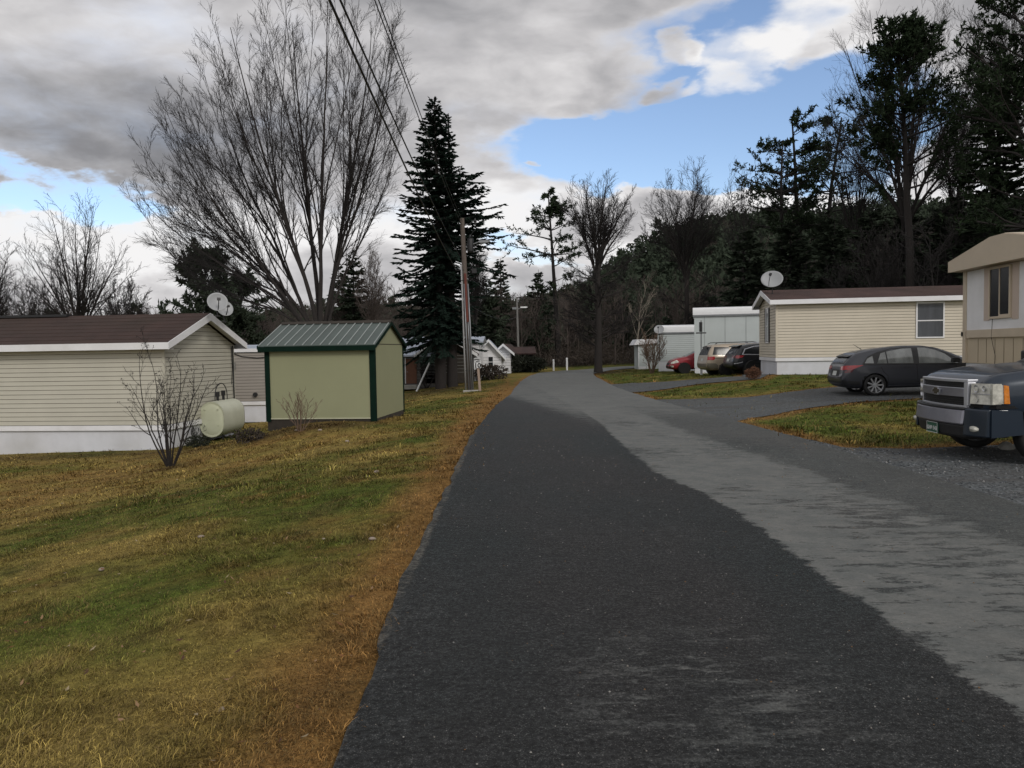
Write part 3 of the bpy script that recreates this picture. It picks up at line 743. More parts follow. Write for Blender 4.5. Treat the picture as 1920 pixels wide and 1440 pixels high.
# --- right home
cr_ = P(1455.6, 671, 33.0); degr = -9.0
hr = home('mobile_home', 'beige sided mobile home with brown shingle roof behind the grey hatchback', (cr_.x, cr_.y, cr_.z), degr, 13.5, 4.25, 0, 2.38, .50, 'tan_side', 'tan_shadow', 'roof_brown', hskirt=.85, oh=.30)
window(hr, (6.18, 0, .80), 0, 1.0, 1.40, 'white', 'pane_light', 'hung')
window(hr, (0, 2.1, .70), -90, .60, 1.50, 'white', 'pane_light', 'hung', shutters='black_metal')
# --- tan home at right edge: gable end toward the lane, deep fascia
tb = P(1808, 680, 20.4)
tn = thing('mobile_home', 'tan and white home with deep tan fascia and sliding window at the right edge', 'mobile home', (tb.x, tb.y, tb.z), R(-90 - 5))
# local x runs toward the camera along the gable wall (0 = far corner), wall faces -y (the lane)
Wt = 4.3; hs_ = 2.42
m1 = MB(); m1.box(0.0, Wt, .0, 11, 0, hs_); m1.build('wall', M['tan_wall'], tn)
for k in range(1, 9): m1 = MB(); m1.box(k*.4 + .3, k*.4 + .312, -.006, -.001, .02, .62); m1.build('panel_groove', M['tan_shadow'], tn)
m1 = MB(); m1.box(.15, Wt - .15, -.022, -.002, .86, hs_ - .02); m1.build('white_panel', M['white'], tn)
for a0, a1, b0, b1 in ((0, .15, .002, hs_), (Wt - .15, Wt, .002, hs_), (.2, Wt - .2, .66, .86)): m1 = MB(); m1.box(a0, a1, -.055, -.003, b0, b1); m1.build('trim_band', M['tan_trim'], tn)
for a0, a1 in ((1.02, 1.28), (2.28, 2.55)): m1 = MB(); m1.box(a0, a1, -.035, -.0225, .94 + .14, hs_ - .02); m1.build('window_casing', M['tan_trim2'], tn)
window(tn, (1.78, -.025, 1.17), 0, .86, 1.16, 'tan_trim', 'dark_glass', 'slide')
m1 = MB(); prof = [(-.22, hs_), (Wt + .22, hs_), (Wt + .22, hs_ + .28), (Wt/2 + .3, hs_ + .66), (Wt/2 - .3, hs_ + .66), (-.22, hs_ + .28)]
m1.prism(prof, -.34, -.28, 'y'); m1.build('fascia', M['tan_trim'], tn)
m1 = MB(); m1.box(-.2, Wt + .2, -.279, -.001, hs_ + .0, hs_ + .03); m1.build('soffit', M['tan_trim2'], tn)
m1 = MB(); prof2 = [(-.24, hs_ + .20), (Wt + .24, hs_ + .20), (Wt + .24, hs_ + .285), (Wt/2 + .31, hs_ + .675), (Wt/2 - .31, hs_ + .675), (-.24, hs_ + .285)]; m1.prism(prof2, -.279, 11.3, 'y'); m1.build('roof', M['tan_trim'], tn)
m1 = MB(); m1.box(.03, Wt - .03, .03, 10.9, -1.0, -.001); m1.build('skirting', M['skirt'], tn)
m1 = MB(); m1.tube([(1.42, -.03, 1.12), (1.45, -.055, .84), (1.43, -.055, .66), (1.55, -.02, .2), (1.52, -.02, -.1)], .006, 5); m1.build('antenna_wire', M['black_metal'], tn)
m1 = MB(); m1.box(-.01, .03, -.09, -.061, .70, .82); m1.build('hose_hook', M['black_metal'], tn)

# --- two plain homes far up the right side
def flat_home(label, p0, Ln, W, ht, roof_h, deg, side, shadow, lapped, group=None, gy=.0):
    t = thing('mobile_home', label, 'mobile home', p0, R(deg), group)
    m = MB(); m.box(0.004, Ln - .004, .004, W, 0, ht)
    if lapped: lap(m, 0, Ln, 0, ht - .01, 0, .14, .02); m.M = ROT(-90, (0, W, 0)); lap(m, 0, W, 0, ht - .01, 0, .14, .02); m.M = Matrix()
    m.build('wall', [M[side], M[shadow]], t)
    if not lapped:
        m = MB(); k = .6
        while k < Ln: m.box(k, k + .02, -.008, 0, 0, ht - .02); k += 1.22
        m.build('panel_batten', M['pale_shadow'], t)
    m = MB(); m.box(-.08, Ln + .08, -.10, W + .1, ht - .1, ht); m.build('fascia', M['steel'], t)
    # shallow curved metal roof
    pr = [(-.1, ht + .004)] + [(W/2 - (W/2 + .1) * math.cos(a), ht + .01 + roof_h * math.sin(a) ** .22) for a in np.linspace(.004, math.pi - .004, 24)] + [(W + .1, ht + .004)]
    m = MB(); m.prism(pr, -.08, Ln + .08, 'x'); m.build('roof', M['sign_white'], t)
    m = MB(); m.box(.03, Ln - .03, .03, W - .03, -1.3, 0); m.build('skirting', M['skirt'], t)
    return t
g1 = P(1302, 690, 47)
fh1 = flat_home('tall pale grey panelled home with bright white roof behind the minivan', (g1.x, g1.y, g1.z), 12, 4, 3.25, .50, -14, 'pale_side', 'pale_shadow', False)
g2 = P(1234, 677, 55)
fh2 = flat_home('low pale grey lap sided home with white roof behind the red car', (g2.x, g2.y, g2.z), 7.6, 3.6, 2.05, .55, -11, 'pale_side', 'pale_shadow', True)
window(fh2, (0, 1.8, .35), -90, .8, 1.5, 'white', 'dark_glass')
g3 = P(1197, 693, 62)
t = thing('small_shed', 'tiny white end section with awning just left of the low pale grey home', 'shed', (g3.x, g3.y, g3.z), 0)
m = MB(); m.box(0, 2.4, 0, 2, -.4, 2.2); m.build('wall', M['pale_side'], t)
m = MB(); m.prism([(-.4, 2.0), (2.5, 2.2), (2.5, 2.45), (-.1, 2.45)], -.3, 2.2, 'y'); m.build('roof', M['white'], t)
m = MB(); m.box(.7, .78, -.02, 0, -.3, 2.1); m.box(0, .06, -.02, 0, -.3, 2.1); m.build('post', M['white'], t)
m = MB(); m.box(.02, .62, -.05, -.005, -.3, .25); m.build('step', M['white'], t)

# ------------------------------------------------------------------ olive garden shed
sn = P(705, 785, 19.0); ad = 6.0
Ls, Ws, Hs = 2.82, 2.85, 1.86; rz = -6.0
c_, s_ = math.cos(R(rz)), math.sin(R(rz))
shed = thing('garden_shed', 'olive garden shed with green trim and ribbed steel roof on the left lawn', 'shed', (sn.x - Ls * c_, sn.y - Ls * s_, sn.z), R(rz))
m = MB(); m.box(0, Ls, 0, Ws, 0, Hs); rise = .56
m.prism([(0.0, Hs), (Ws, Hs), (Ws/2, Hs + rise)], .0, Ls, 'x'); m.build('wall', M['olive'], shed)
m = MB(); m.box(Ls + .001, Ls + .006, .05, Ws - .03, Hs - .005, Hs + .012); m.build('panel_seam', M['wood_dark'], shed)
for (x0, x1, y0, y1) in ((-.025, .10, -.025, 0), (Ls - .13, Ls + .02, -.025, 0), (-.025, 0, 0.001, .1), (Ls, Ls + .02, 0.001, .05), (Ls, Ls + .02, Ws - .05, Ws + .02)):
    m = MB(); m.box(x0, x1, y0, y1, -.06, Hs + .02); m.build('corner_board', M['green_trim'], shed)
m = MB(); m.box(.101, Ls - .131, -.022, -.001, Hs - .10, Hs + .02); m.build('eave_board', M['green_trim'], shed)
m = MB(); m.box(.1, Ls - .13, -.015, -.001, 0.0, .03); m.build('bottom_strip', M['olive_edge'], shed)
m = MB(); oh = .13; sl = rise / (Ws/2)
for sgn in (0, 1):
    ya = -oh if sgn == 0 else Ws + oh
    m.prism([(ya, Hs - sl*oh + .03), (Ws/2, Hs + rise + .03), (Ws/2, Hs + rise + .05), (ya, Hs - sl*oh + .05)], -.14, Ls + .07, 'x')
rf = m.build('roof', M['metal_roof'], shed)
m = MB(); k = -.13
while k < Ls + .06:
    for sgn in (0, 1):
        ya = -oh - .005 if sgn == 0 else Ws + oh + .005
        m.prism([(ya, Hs - sl*oh + .051), (Ws/2, Hs + rise + .051), (Ws/2, Hs + rise + .069), (ya, Hs - sl*oh + .069)], k, k + .022, 'x')
    k += .228
m.build('rib', M['metal_rib'], rf)
m = MB(); m.prism([(Ws/2 - .12, Hs + rise + .02), (Ws/2, Hs + rise + .095), (Ws/2 + .12, Hs + rise + .02)], -.145, Ls + .075, 'x'); m.build('ridge_cap', M['wood_dark'], rf)
m = MB(); m.box(-.14, Ls + .07, -oh - .025, -oh, Hs - sl*oh - .10, Hs - sl*oh + .028); m.box(-.14, Ls + .07, Ws + oh, Ws + oh + .02, Hs - sl*oh - .10, Hs - sl*oh + .028)
for e0, e1 in ((-.162, -.142), (Ls + .071, Ls + .09)):
    for sgn in (0, 1):
        ya = -oh - .02 if sgn == 0 else Ws + oh + .02
        m.prism([(ya, Hs - sl*oh - .04), (Ws/2, Hs + rise - .04), (Ws/2, Hs + rise + .045), (ya, Hs - sl*oh + .045)], e0, e1, 'x')
m.build('fascia', M['green_trim'], shed)
m = MB(); m.box(0.04, .16, .02, Ws - .02, -.28, -.001); m.box(Ls - .2, Ls - .08, .02, Ws - .02, -.28, -.001); m.box(Ls/2 - .05, Ls/2 + .05, .02, Ws - .02, -.28, -.001); m.box(.0, Ls, .015, .06, -.30, -.002); m.box(Ls - .05, Ls, .07, Ws - .02, -.3, -.002)
m.build('skid', M['wood_dark'], shed)

# ------------------------------------------------------------------ oil tank
tp = G(398, 828); tk = thing('oil_tank', 'pale olive obround heating oil tank standing against the cream home gable', 'oil tank', (tp[0], tp[1], Tz(*tp)), R(-3))
def obround(w_, h_, n=10):
    r_ = w_ / 2; pts = []
    for k in range(n + 1): a = math.pi * k / n; pts.append((r_ * math.cos(a), h_/2 - r_ + r_ * math.sin(a)))
    for k in range(n + 1): a = math.pi + math.pi * k / n; pts.append((r_ * math.cos(a), -h_/2 + r_ + r_ * math.sin(a)))
    return pts
m = MB(); rings = [(.0, 1.0), (.02, 1.0), (.05, 1.0), (1.45, 1.0), (1.5, 1.0)]
pr = obround(.66, .92); n = len(pr)
vs = []; 
for yy, s_c in rings: vs += [(x * s_c, yy, z * s_c + .56) for x, z in pr]
fs = [(i * n + k, i * n + (k + 1) % n, (i + 1) * n + (k + 1) % n, (i + 1) * n + k) for i in range(len(rings) - 1) for k in range(n)]
fs.append(tuple(range((len(rings) - 1) * n, len(rings) * n)))
m.add(vs, fs); tb_ = m.build('tank_shell', M['tank'], tk, smooth=True)
m = MB(); vs = []
for yy, s_c in ((-.0, .985), (-.012, .97), (.03, .90), (.012, .84), (.0, .5), (-.01, .1)): vs += [(x * s_c if s_c > .6 else x * s_c, yy, z * s_c + .56) for x, z in pr]
fs = [(i * n + k, i * n + (k + 1) % n, (i + 1) * n + (k + 1) % n, (i + 1) * n + k) for i in range(5) for k in range(n)] + [tuple(range(5 * n, 6 * n))]
m.add(vs, fs); m.build('end_cap', M['tank_end'], tk, smooth=True); tk.scale = (1.22, 1.08, 1.24)
for sx, sz in ((-.17, .42), (.17, .42), (-.17, .82), (.17, .82)): m = MB(); m.box(sx - .02, sx + .02, -.02, .0, sz - .015, sz + .015); m.build('lug', M['tank_end'], tk)
m = MB(); m.box(-.09, .09, -.016, .0, .555, .567); m.build('weld_bar', M['tank_end'], tk)
for sx in (-.2, .2):
    for sy in (.2, 1.3):
        m = MB(); m.tube([(sx, sy, -.15), (sx, sy, .25)], .022, 8); m.build('leg', M['black_metal'], tk)
for yy, hh in ((.45, .24), (.85, .26)): m = MB(); m.tube([(0, yy, 1.0), (0, yy, 1.0 + hh)], .035, 10); m.tube([(0, yy, 1.0 + hh * .5), (0, yy, 1.0 + hh)], .055, 10); m.build('fill_pipe', M['black_metal'], tk)
m = MB(); m.tube([(0, .28, 1.0)] + [(0, .28 + .42 - .42 * math.cos(a), 1.12 + .34 * math.sin(a)) for a in np.linspace(0, math.pi, 12)] + [(0, 1.12, 1.0)], .013, 6); m.build('fuel_line', M['black_metal'], tk)

# ------------------------------------------------------------------ satellite dishes
def dish(label, base, face_az, tilt, dia, mast, group=None, roll=0, sx=1.0):
    """base = foot of mast; face_az: heading of the bowl (radians clockwise from +y), tilt upward"""
    t = thing('satellite_dish', label, 'satellite dish', base, -face_az, group)
    m = MB(); m.tube([(0, -.02, 0), (0, -.03, mast * .6), (0, -.03, mast)], .022, 8); m.box(-.06, .06, -.09, .03, -.02, .01); m.build('mast', M['black_metal'], t)
    Rm = Matrix.Translation((0, .02, mast)) @ Matrix.Rotation(tilt, 4, 'X') @ Matrix.Rotation(roll, 4, 'Y')
    n = 28; vs = []; fs = []
    for k, (r_, d_) in enumerate(((0, -.0), (.3, .012), (.6, .045), (.85, .085), (1.0, .115), (1.02, .105), (.84, .07), (.5, .02), (0.02, -.012))):
        for j in range(n):
            a = 2 * math.pi * j / n; vs.append((r_ * dia/2 * math.cos(a) * sx, d_ * dia/.8, r_ * dia/2 * math.sin(a)))
    for i in range(8):
        for j in range(n): fs.append((i*n + j, i*n + (j+1) % n, (i+1)*n + (j+1) % n, (i+1)*n + j))
    m = MB(); m.M = Rm; m.add(vs, fs); rfl = m.build('reflector', M['dish'], t, smooth=True)
    m = MB(); m.M = Rm; m.tube([(0, .02, -dia * .46), (0, dia * .35, -dia * .36), (0, dia * .62, -dia * .12)], .014, 6); m.build('feed_arm', M['black_metal'], t)
    m = MB(); m.M = Rm; m.box(-.05, .05, dia * .60, dia * .70, -dia * .14, -dia * .02); m.box(-.035, .035, dia * .55, dia * .60, -dia * .11, -dia * .05); m.build('receiver', M['black_metal'], t)
    m = MB(); m.M = Rm; m.box(-.07, .07, -.07, -.013, -.1, .08); m.build('bracket', M['black_metal'], t)
    return t
# two on the left home's ridge, seen from in front-left; one on the beige home; one by the low home
pd = P(408, 592, 23.6); dish('round satellite dish standing higher at the cream home gable peak, in front of the other', (pd.x, pd.y, pd.z), R(152), R(20), .60, .40)
pd = P(421, 603, 24.6); dish('satellite dish half hidden behind the higher dish at the cream home gable', (pd.x, pd.y, pd.z), R(140), R(20), .52, .40)
pd = P(1448, 551, 34.2); dish('wide tilted satellite dish on the brown roof of the beige home', (pd.x, pd.y, pd.z), R(205), R(30), .86, .60, sx=1.1, roll=R(-18))
pd = P(1236, 624, 54.4); dd = dish('small satellite dish at the left corner of the low pale home', (pd.x, pd.y, pd.z), R(200), R(30), .70, .2)
m = MB(); m.tube([(0, -.03, -.0), (0, -.03, -1.9)], .03, 6); m.build('pole', M['black_metal'], dd)
# ------------------------------------------------------------------ utility pole by the lane
pb = G(882, 729); pY = 38.0
pb = P(882, 729, pY); pz = Tz(pb.x, pb.y)
up = thing('utility_pole', 'tall leaning brown utility pole with grey conduits beside the speed sign', 'utility pole', (pb.x, pb.y, pz))
top = P(866, 408, pY) - Vector((pb.x, pb.y, pz)); top.y = .2
m = MB(); m.tube([Vector((0, 0, -.3)), top * .25, top * .5, top * .75, top], [.145, .14, .13, .12, .105], 14); m.build('pole_shaft', M['pole'], up, smooth=False)
def on(f, dx=0, dy=0): return top * f + Vector((dx, dy, 0))
m = MB(); m.tube([on(.01, -.22, -.12), on(.25, -.20, -.12), on(.50, -.17, -.12), on(.73, -.15, -.1)], .042, 10); m.build('conduit', M['pvc'], up, smooth=True)
for dx, r_, h_ in ((-.06, .03, .62), (.06, .028, .45), (.15, .035, .62)):
    m = MB(); m.tube([on(.01, dx, -.19), on(.3, dx, -.18), on(h_, dx * .9, -.16)], r_, 8); m.build('conduit', M['steel'], up, smooth=True)
m = MB(); m.tube([on(.40, .03, -.165), on(.68, .02, -.150)], .06, 6); m.build('painted_strip', M['redwood'], up)
for f in (.12, .3, .47, .64): m = MB(); m.tube([on(f, -.2, -.14), on(f, .16, -.16)], .018, 6); m.build('conduit_strap', M['black_metal'], up)
m = MB(); m.tube([on(.955), on(.965, .35, -.02), on(.99, .62, 0)], .022, 6); m.build('bracket_arm', M['black_metal'], up)
m = MB(); m.lathe([(0, -.27), (.05, -.26), (.05, -.2), (.085, -.18), (.06, -.12), (.09, -.08), (.05, -.02), (.03, .06), (0, .1)], 12); m.v = [(a + on(.99).x + .64, b + on(.99).y, c + on(.99).z) for a, b, c in m.v]; m.build('cutout_fuse', M['black_metal'], up)
m = MB(); m.tube([on(.84, .2, -.1), on(.88, .3, -.1), on(.92, .5, -.08), on(.928, .62, -.05)], .014, 6); m.build('jumper_wire', M['black_metal'], up)
m = MB(); m.lathe([(0, 0), (.15, .01), (.16, .1), (.16, .62), (.14, .7), (0, .72)], 14); m.lathe([(0, .7), (.04, .7), (.05, .84), (.02, .9), (0, .9)], 8); m.v = [(a + on(.80).x + .34, b + on(.80).y - .05, c + on(.80).z) for a, b, c in m.v]; m.build('transformer', M['black_metal'], up, smooth=True)
m = MB(); m.tube([on(.71, .12), on(.72, .35), on(.70, .5, -.1)], .02, 6); m.box(on(.70).x + .38, on(.70).x + .6, -.2, 0, on(.68).z, on(.68).z + .22); m.build('cable_terminal', M['black_metal'], up)
lm = MB(); lm.tube([on(.835, .1), on(.845, .4, -.1), on(.86, .8, -.15)], .03, 8); arm = lm.build('lamp_arm', M['steel'], up)
m = MB(); L0 = on(.86, .72, -.15); m.prism([(0, 0), (.1, -.07), (.5, -.06), (.62, .02), (.5, .06), (.1, .07)], -.11, .11, 'y'); m.v = [(a + L0.x, b + L0.y, c + L0.z) for a, b, c in m.v]; m.build('lamp_head', M['steel'], up, bevel=.02)
for q_ in ([on(.66, -.2), on(.66, .3)], [on(.70, -.45, -.1), on(.70, -.0, -.1)]): m = MB(); m.tube(q_, .022, 6); m.build('insulator_bracket', M['black_metal'], up)
# concrete slab at the foot
g_ = G(888, 733); m = MB(); z = Tz(*g_); m.box(-.5, .35, -.35, .2, -.06, .05); o = m.build('concrete_pad', M['concrete'], None, bevel=.02); o.location = (g_[0], g_[1] - .1, z); tag(o, 'small concrete pad at the foot of the tall utility pole', 'concrete pad')

W0 = Vector((pb.x, pb.y, pz))
def wire(name, label, a, b, sag, r_=.012, n=24, group=None):
    m = MB(); pts = []
    for i in range(n + 1):
        f = i / n; p = a.lerp(b, f); p.z -= sag * 4 * f * (1 - f); pts.append(p)
    m.tube(pts, r_, 6); o = m.build(name, M['black_metal'], None, smooth=True); tag(o, label, 'overhead wire', group); return o
def through(a, px, yy, yend):
    q = P(px, 0, yy); k = (yend - a.y) / (q.y - a.y); return a + (q - a) * k
A1 = W0 + on(.70, -.40, -.1); A2 = W0 + on(.77, -.15, -.1); A3 = W0 + on(.965, -.05, 0); A4 = W0 + on(.985, .0, 0)
wire('overhead_wire', 'lowest thick overhead wire running down from the top edge left of the others', A1, through(A1, 640, 10, -6), .38, .020)
wire('overhead_wire', 'second overhead wire just right of the thick one', A2, through(A2, 660, 10, -6), .38, .016)
wire('overhead_wire', 'left wire of the close right hand pair of overhead wires', A3, through(A3, 716, 11, -6), .3, .010)
wire('overhead_wire', 'right wire of the close right hand pair of overhead wires', A4, through(A4, 723, 11, -6), .3, .010)

# --- second pole
q0 = P(973, 692, 78); z0 = Tz(q0.x, q0.y)
up2 = thing('utility_pole', 'distant thin grey utility pole with street lamp in front of the woods', 'utility pole', (q0.x, q0.y, z0))
hh = P(969, 557, 78).z - z0; lean = P(969, 557, 78).x - q0.x
m = MB(); m.tube([(0, 0, -.3), (lean, 0, hh)], [.13, .09], 10); m.build('pole_shaft', M['pole_grey'], up2)
m = MB(); m.tube([(lean * .8, 0, hh * .83), (lean + .5, -.1, hh * .85)], .05, 8); m.build('lamp_arm', M['steel'], up2)
m = MB(); m.prism([(0, -.05), (.6, -.07), (.75, .02), (.6, .08), (0, .07)], -.14, .14, 'y'); m.v = [(a + lean + .35, b - .1, c + hh * .855) for a, b, c in m.v]; m.build('lamp_head', M['sign_white'], up2)
m = MB(); m.tube([(lean, 0, hh - .05), (lean + .35, 0, hh), (lean + .62, 0, hh - .2), (lean + .5, 0, hh - .5), (lean + .1, 0, hh - .55)], .05, 6); m.build('cable_loop', M['black_metal'], up2)
m = MB(); m.box(-.5 + lean*.8, lean*.8 + .1, -.06, .06, hh * .83, hh * .86); m.build('insulator_bracket', M['steel'], up2)
B0 = Vector((q0.x + lean, q0.y, z0 + hh))
wire('overhead_wire', 'thin high wire crossing the woods between the two utility poles', W0 + on(.66, .2), B0, .5, .012)
wire('overhead_wire', 'lower thin wire crossing the woods between the two utility poles', W0 + on(.5, .15), B0 - Vector((0, 0, hh * .27)), .5, .012)
wire('overhead_wire', 'high thin wire running right from the distant pole across the woods', B0, P(1420, 545, 90), .7, .014)
wire('overhead_wire', 'lower thin wire running right from the distant pole across the woods', B0 - Vector((0, 0, hh * .27)), P(1420, 585, 88), .7, .014)

# ------------------------------------------------------------------ speed sign
sg = P(900, 731, 36.5); zz_ = Tz(sg.x, sg.y)
st_ = thing('speed_sign', 'white speed limit sign on a wooden post beside the lane', 'road sign', (sg.x, sg.y, zz_), R(2))
k_ = 36.5 / FPX
m = MB(); m.box(-.06, .06, -.05, .05, -.3, 48 * k_); o = m.build('post', M['post_wood'], st_, bevel=.01); o.rotation_euler = (0, R(-3.5), 0)
m = MB(); sx0 = -.10; x0, x1, zb, zt = sx0 - .165, sx0 + .165, 43.5 * k_, 62.5 * k_
m.box(x0, x1, -.085, -.075, zb, zt); o = m.build('sign_plate', M['sign_white'], st_, bevel=.004); plate = o
m = MB(); t_ = .008
for (a, b, c, d) in ((x0 + .012, x1 - .012, zt - .02, zt - .012), (x0 + .012, x1 - .012, zb + .012, zb + .02), (x0 + .012, x0 + .02, zb + .02, zt - .02), (x1 - .02, x1 - .012, zb + .02, zt - .02)): m.box(a, b, -.089, -.0855, c, d)
m.build('border', M['ink'], plate)
def text(s, size, loc, rot, mat_, parent, name='lettering', ext=.002, sx=1):
    cu = bpy.data.curves.new(name, 'FONT'); cu.body = s; cu.size = size; cu.extrude = ext; cu.align_x = 'CENTER'; cu.offset = size * .045
    tmp = bpy.data.objects.new('tmp', cu); C.objects.link(tmp)
    bpy.context.view_layer.update(); me = bpy.data.meshes.new_from_object(tmp.evaluated_get(bpy.context.evaluated_depsgraph_get()))
    bpy.data.objects.remove(tmp); o = bpy.data.objects.new(name, me); C.objects.link(o); me.materials.clear(); me.materials.append(mat_)
    o.parent = parent; o.location = loc; o.rotation_euler = rot; o.scale = (sx, 1, 1); return o
text('SPEED', .105, (sx0, -.088, zt - .115), (R(90), 0, 0), M['ink'], plate)
text('LIMIT', .105, (sx0, -.088, zt - .215), (R(90), 0, 0), M['ink'], plate)
text('10', .29, (sx0, -.088, zb + .035), (R(90), 0, 0), M['ink'], plate, sx=1.1)

# ------------------------------------------------------------------ little things
g_ = G(61, 843); o_ = thing('path_light', 'short black solar path light stuck in the lawn before the white skirting', 'path light', (g_[0], g_[1], Tz(*g_)))
m = MB(); m.tube([(0, 0, -.05), (0, 0, .17)], .012, 6); m.build('stake', M['black_metal'], o_)
m = MB(); m.lathe([(.0, .12), (.03, .12), (.035, .19), (.07, .20), (.075, .215), (0, .235)], 12); m.build('lamp_head', M['plastic'], o_)
# white leaning plank
a = G(781, 734); a = Vector((a[0], a[1], Tz(*a))); b = P(807, 677, a.y + .5)
m = MB(); d_ = b - a; m.tube([Vector((0, 0, 0)), d_], .055, 4); o = m.build('leaning_plank', M['sign_white']); o.location = a; tag(o, 'white plank leaning on a bush right of the olive shed', 'plank')
# white marker posts at the bend
for i_, (px, py, top_) in enumerate(((1038, 697, 675), (1063, 693, 672))):
    yy = 69.0; p_ = P(px, py, yy); t_ = P(px - .5, top_, yy)
    m = MB(); m.tube([(0, 0, -.2), (0, 0, t_.z - p_.z)], .09, 8); m.lathe([(.09, t_.z - p_.z), (.05, t_.z - p_.z + .05), (0, t_.z - p_.z + .06)], 8)
    o = m.build('marker_post', M['sign_white']); o.location = (p_.x, p_.y, p_.z); tag(o, ('thicker white marker post at the bend, left one of two', 'thin white marker post at the bend, right one of two')[i_], 'post', 'white posts at the bend of the lane')

# --- homes among the trees ahead on the left
M['weathered'] = mat('weathered_siding', (.10, .095, .09), .9, .35, 1.5, dirt=.5)
def small_house(label, px, py, Y, Ln, W, hs, rise, side, roof, deg=0, gable='front'):
    p = P(px, py, Y); t = thing('house', label, 'house', (p.x, p.y, p.z), R(deg))
    m = MB(); m.box(0, Ln, 0, W, -.5, hs)
    if gable == 'front':
        m.prism([(0, hs), (Ln, hs), (Ln/2, hs + rise)], 0, W, 'y')
    else: m.prism([(0, hs), (W, hs), (W/2, hs + rise)], 0, Ln, 'x')
    m.mi = 1
    k = .2
    while k < hs: m.box(0.01, Ln - .01, -.006, -.0, k, k + .02); k += .22
    m.build('wall', [M[side], M['pale_shadow']], t)
    m = MB()
    if gable == 'front':
        sl = rise / (Ln/2)
        for s in (0, 1):
            xa = -.35 if s == 0 else Ln + .35
            m.prism([(xa, hs - sl*.35 + .02), (Ln/2, hs + rise + .02), (Ln/2, hs + rise + .12), (xa, hs - sl*.35 + .12)], -.35, W + .2, 'y')
        m.build('roof', M[roof], t); f = MB()
        for s in (0, 1):
            xa = -.37 if s == 0 else Ln + .37
            f.prism([(xa, hs - sl*.37 - .08), (Ln/2, hs + rise - .08), (Ln/2, hs + rise + .14), (xa, hs - sl*.37 + .14)], -.39, -.352, 'y')
        f.build('fascia', M['sign_white'], t)
    else:
        sl = rise / (W/2)
        for s in (0, 1):
            ya = -.3 if s == 0 else W + .3
            m.prism([(ya, hs - sl*.3 + .02), (W/2, hs + rise + .02), (W/2, hs + rise + .12), (ya, hs - sl*.3 + .12)], -.3, Ln + .3, 'x')
        m.build('roof', M[roof], t)
    return t
h = small_house('dark house with frosted pale roof and brown door right behind the shed', 741, 716, 50, 2.6, 5, 1.75, 1.1, 'weathered', 'frost_roof', 0, 'side')
m = MB(); m.box(.72, 1.42, -.06, -.01, -.12, 1.50); d0 = m.build('door', M['door_brown'], h); m = MB(); m.box(.67, .72, -.07, -.005, -.12, 1.55); m.build('door_frame', M['sign_white'], d0)
m = MB(); m.box(.79, .85, -.12, -.061, .62, .67); m.build('handle', M['steel'], d0)
m = MB(); m.box(.0, 1.5, -1.0, -.08, -.45, -.2); m.build('step', M['concrete'], h)
m = MB()
for k in range(7): m.box(.02 + k*.06, .045 + k*.06, -.95, -.92, -.2, .62)
m.box(.0, .46, -.96, -.9, .62, .68); m.build('railing', M['sign_white'], h)
h = small_house('dark gabled house hidden under the spruce', 789, 705, 50, 3.4, 5, 1.5, 1.1, 'wood_dark', 'roof_brown', 0, 'front')
h = small_house('long white sided home showing behind the tall utility pole', 858, 706, 52, 1.5, 7, 2.3, .35, 'white', 'frost_roof', 0, 'side')
h = small_house('pale house with frosted roof between the sign and the white gable', 893, 697, 60, 2.0, 6, 1.3, 1.1, 'white', 'frost_roof', 0, 'front')
window(h, (1.15, 0, .35), 0, .35, .8, 'white', 'dark_glass')
h = small_house('small white gabled house left of the bend with dark roof', 932, 690, 64, 1.15, 6, 1.4, .5, 'white', 'roof_brown', -6, 'front')
h = small_house('low dark lean-to house between the white gable and the distant pole', 951, 692, 66, 2.2, 4, 1.3, .5, 'wood_dark', 'roof_brown', 0, 'side')

# --- stones on the lawn
rsn = np.random.RandomState(3)
for px, py, s_, lb in ((415, 1333, .020, 'pale stone lying nearest the camera in the lawn'), (698, 1013, .035, 'pinkish stone on the brown lawn edge'), (377, 1008, .030, 'flat pale stone in the middle of the lawn'), (607, 1012, .02, 'small pale stone on the lawn left of the pinkish one'), (706, 887, .045, 'pale stone on the lawn in front of the shed'),
                       (190, 1070, .03, 'flat straw coloured stone at left in the green lawn'), (556, 808, .05, 'pale stone by the bush before the shed'), (600, 808, .055, 'pale stone right of the bush before the shed'), (651, 829, .05, 'pale stone in the grass near the shed corner')):
    g_ = G(px, py); bm = bmesh.new(); bmesh.ops.create_icosphere(bm, subdivisions=2, radius=s_)
    for v_ in bm.verts: v_.co = Vector((v_.co.x * 1.35, v_.co.y, v_.co.z * .6)) * (1 + rsn.uniform(-.15, .15)) * .75
    me = bpy.data.meshes.new('stone'); bm.to_mesh(me); bm.free(); me.materials.append(M['stone']); me.polygons.foreach_set('use_smooth', [True] * len(me.polygons))
    o = bpy.data.objects.new('stone', me); C.objects.link(o); o.location = (g_[0], g_[1], Tz(*g_) + s_ * .45); o.rotation_euler = (0, 0, rsn.uniform(0, 6)); tag(o, lb, 'stone')
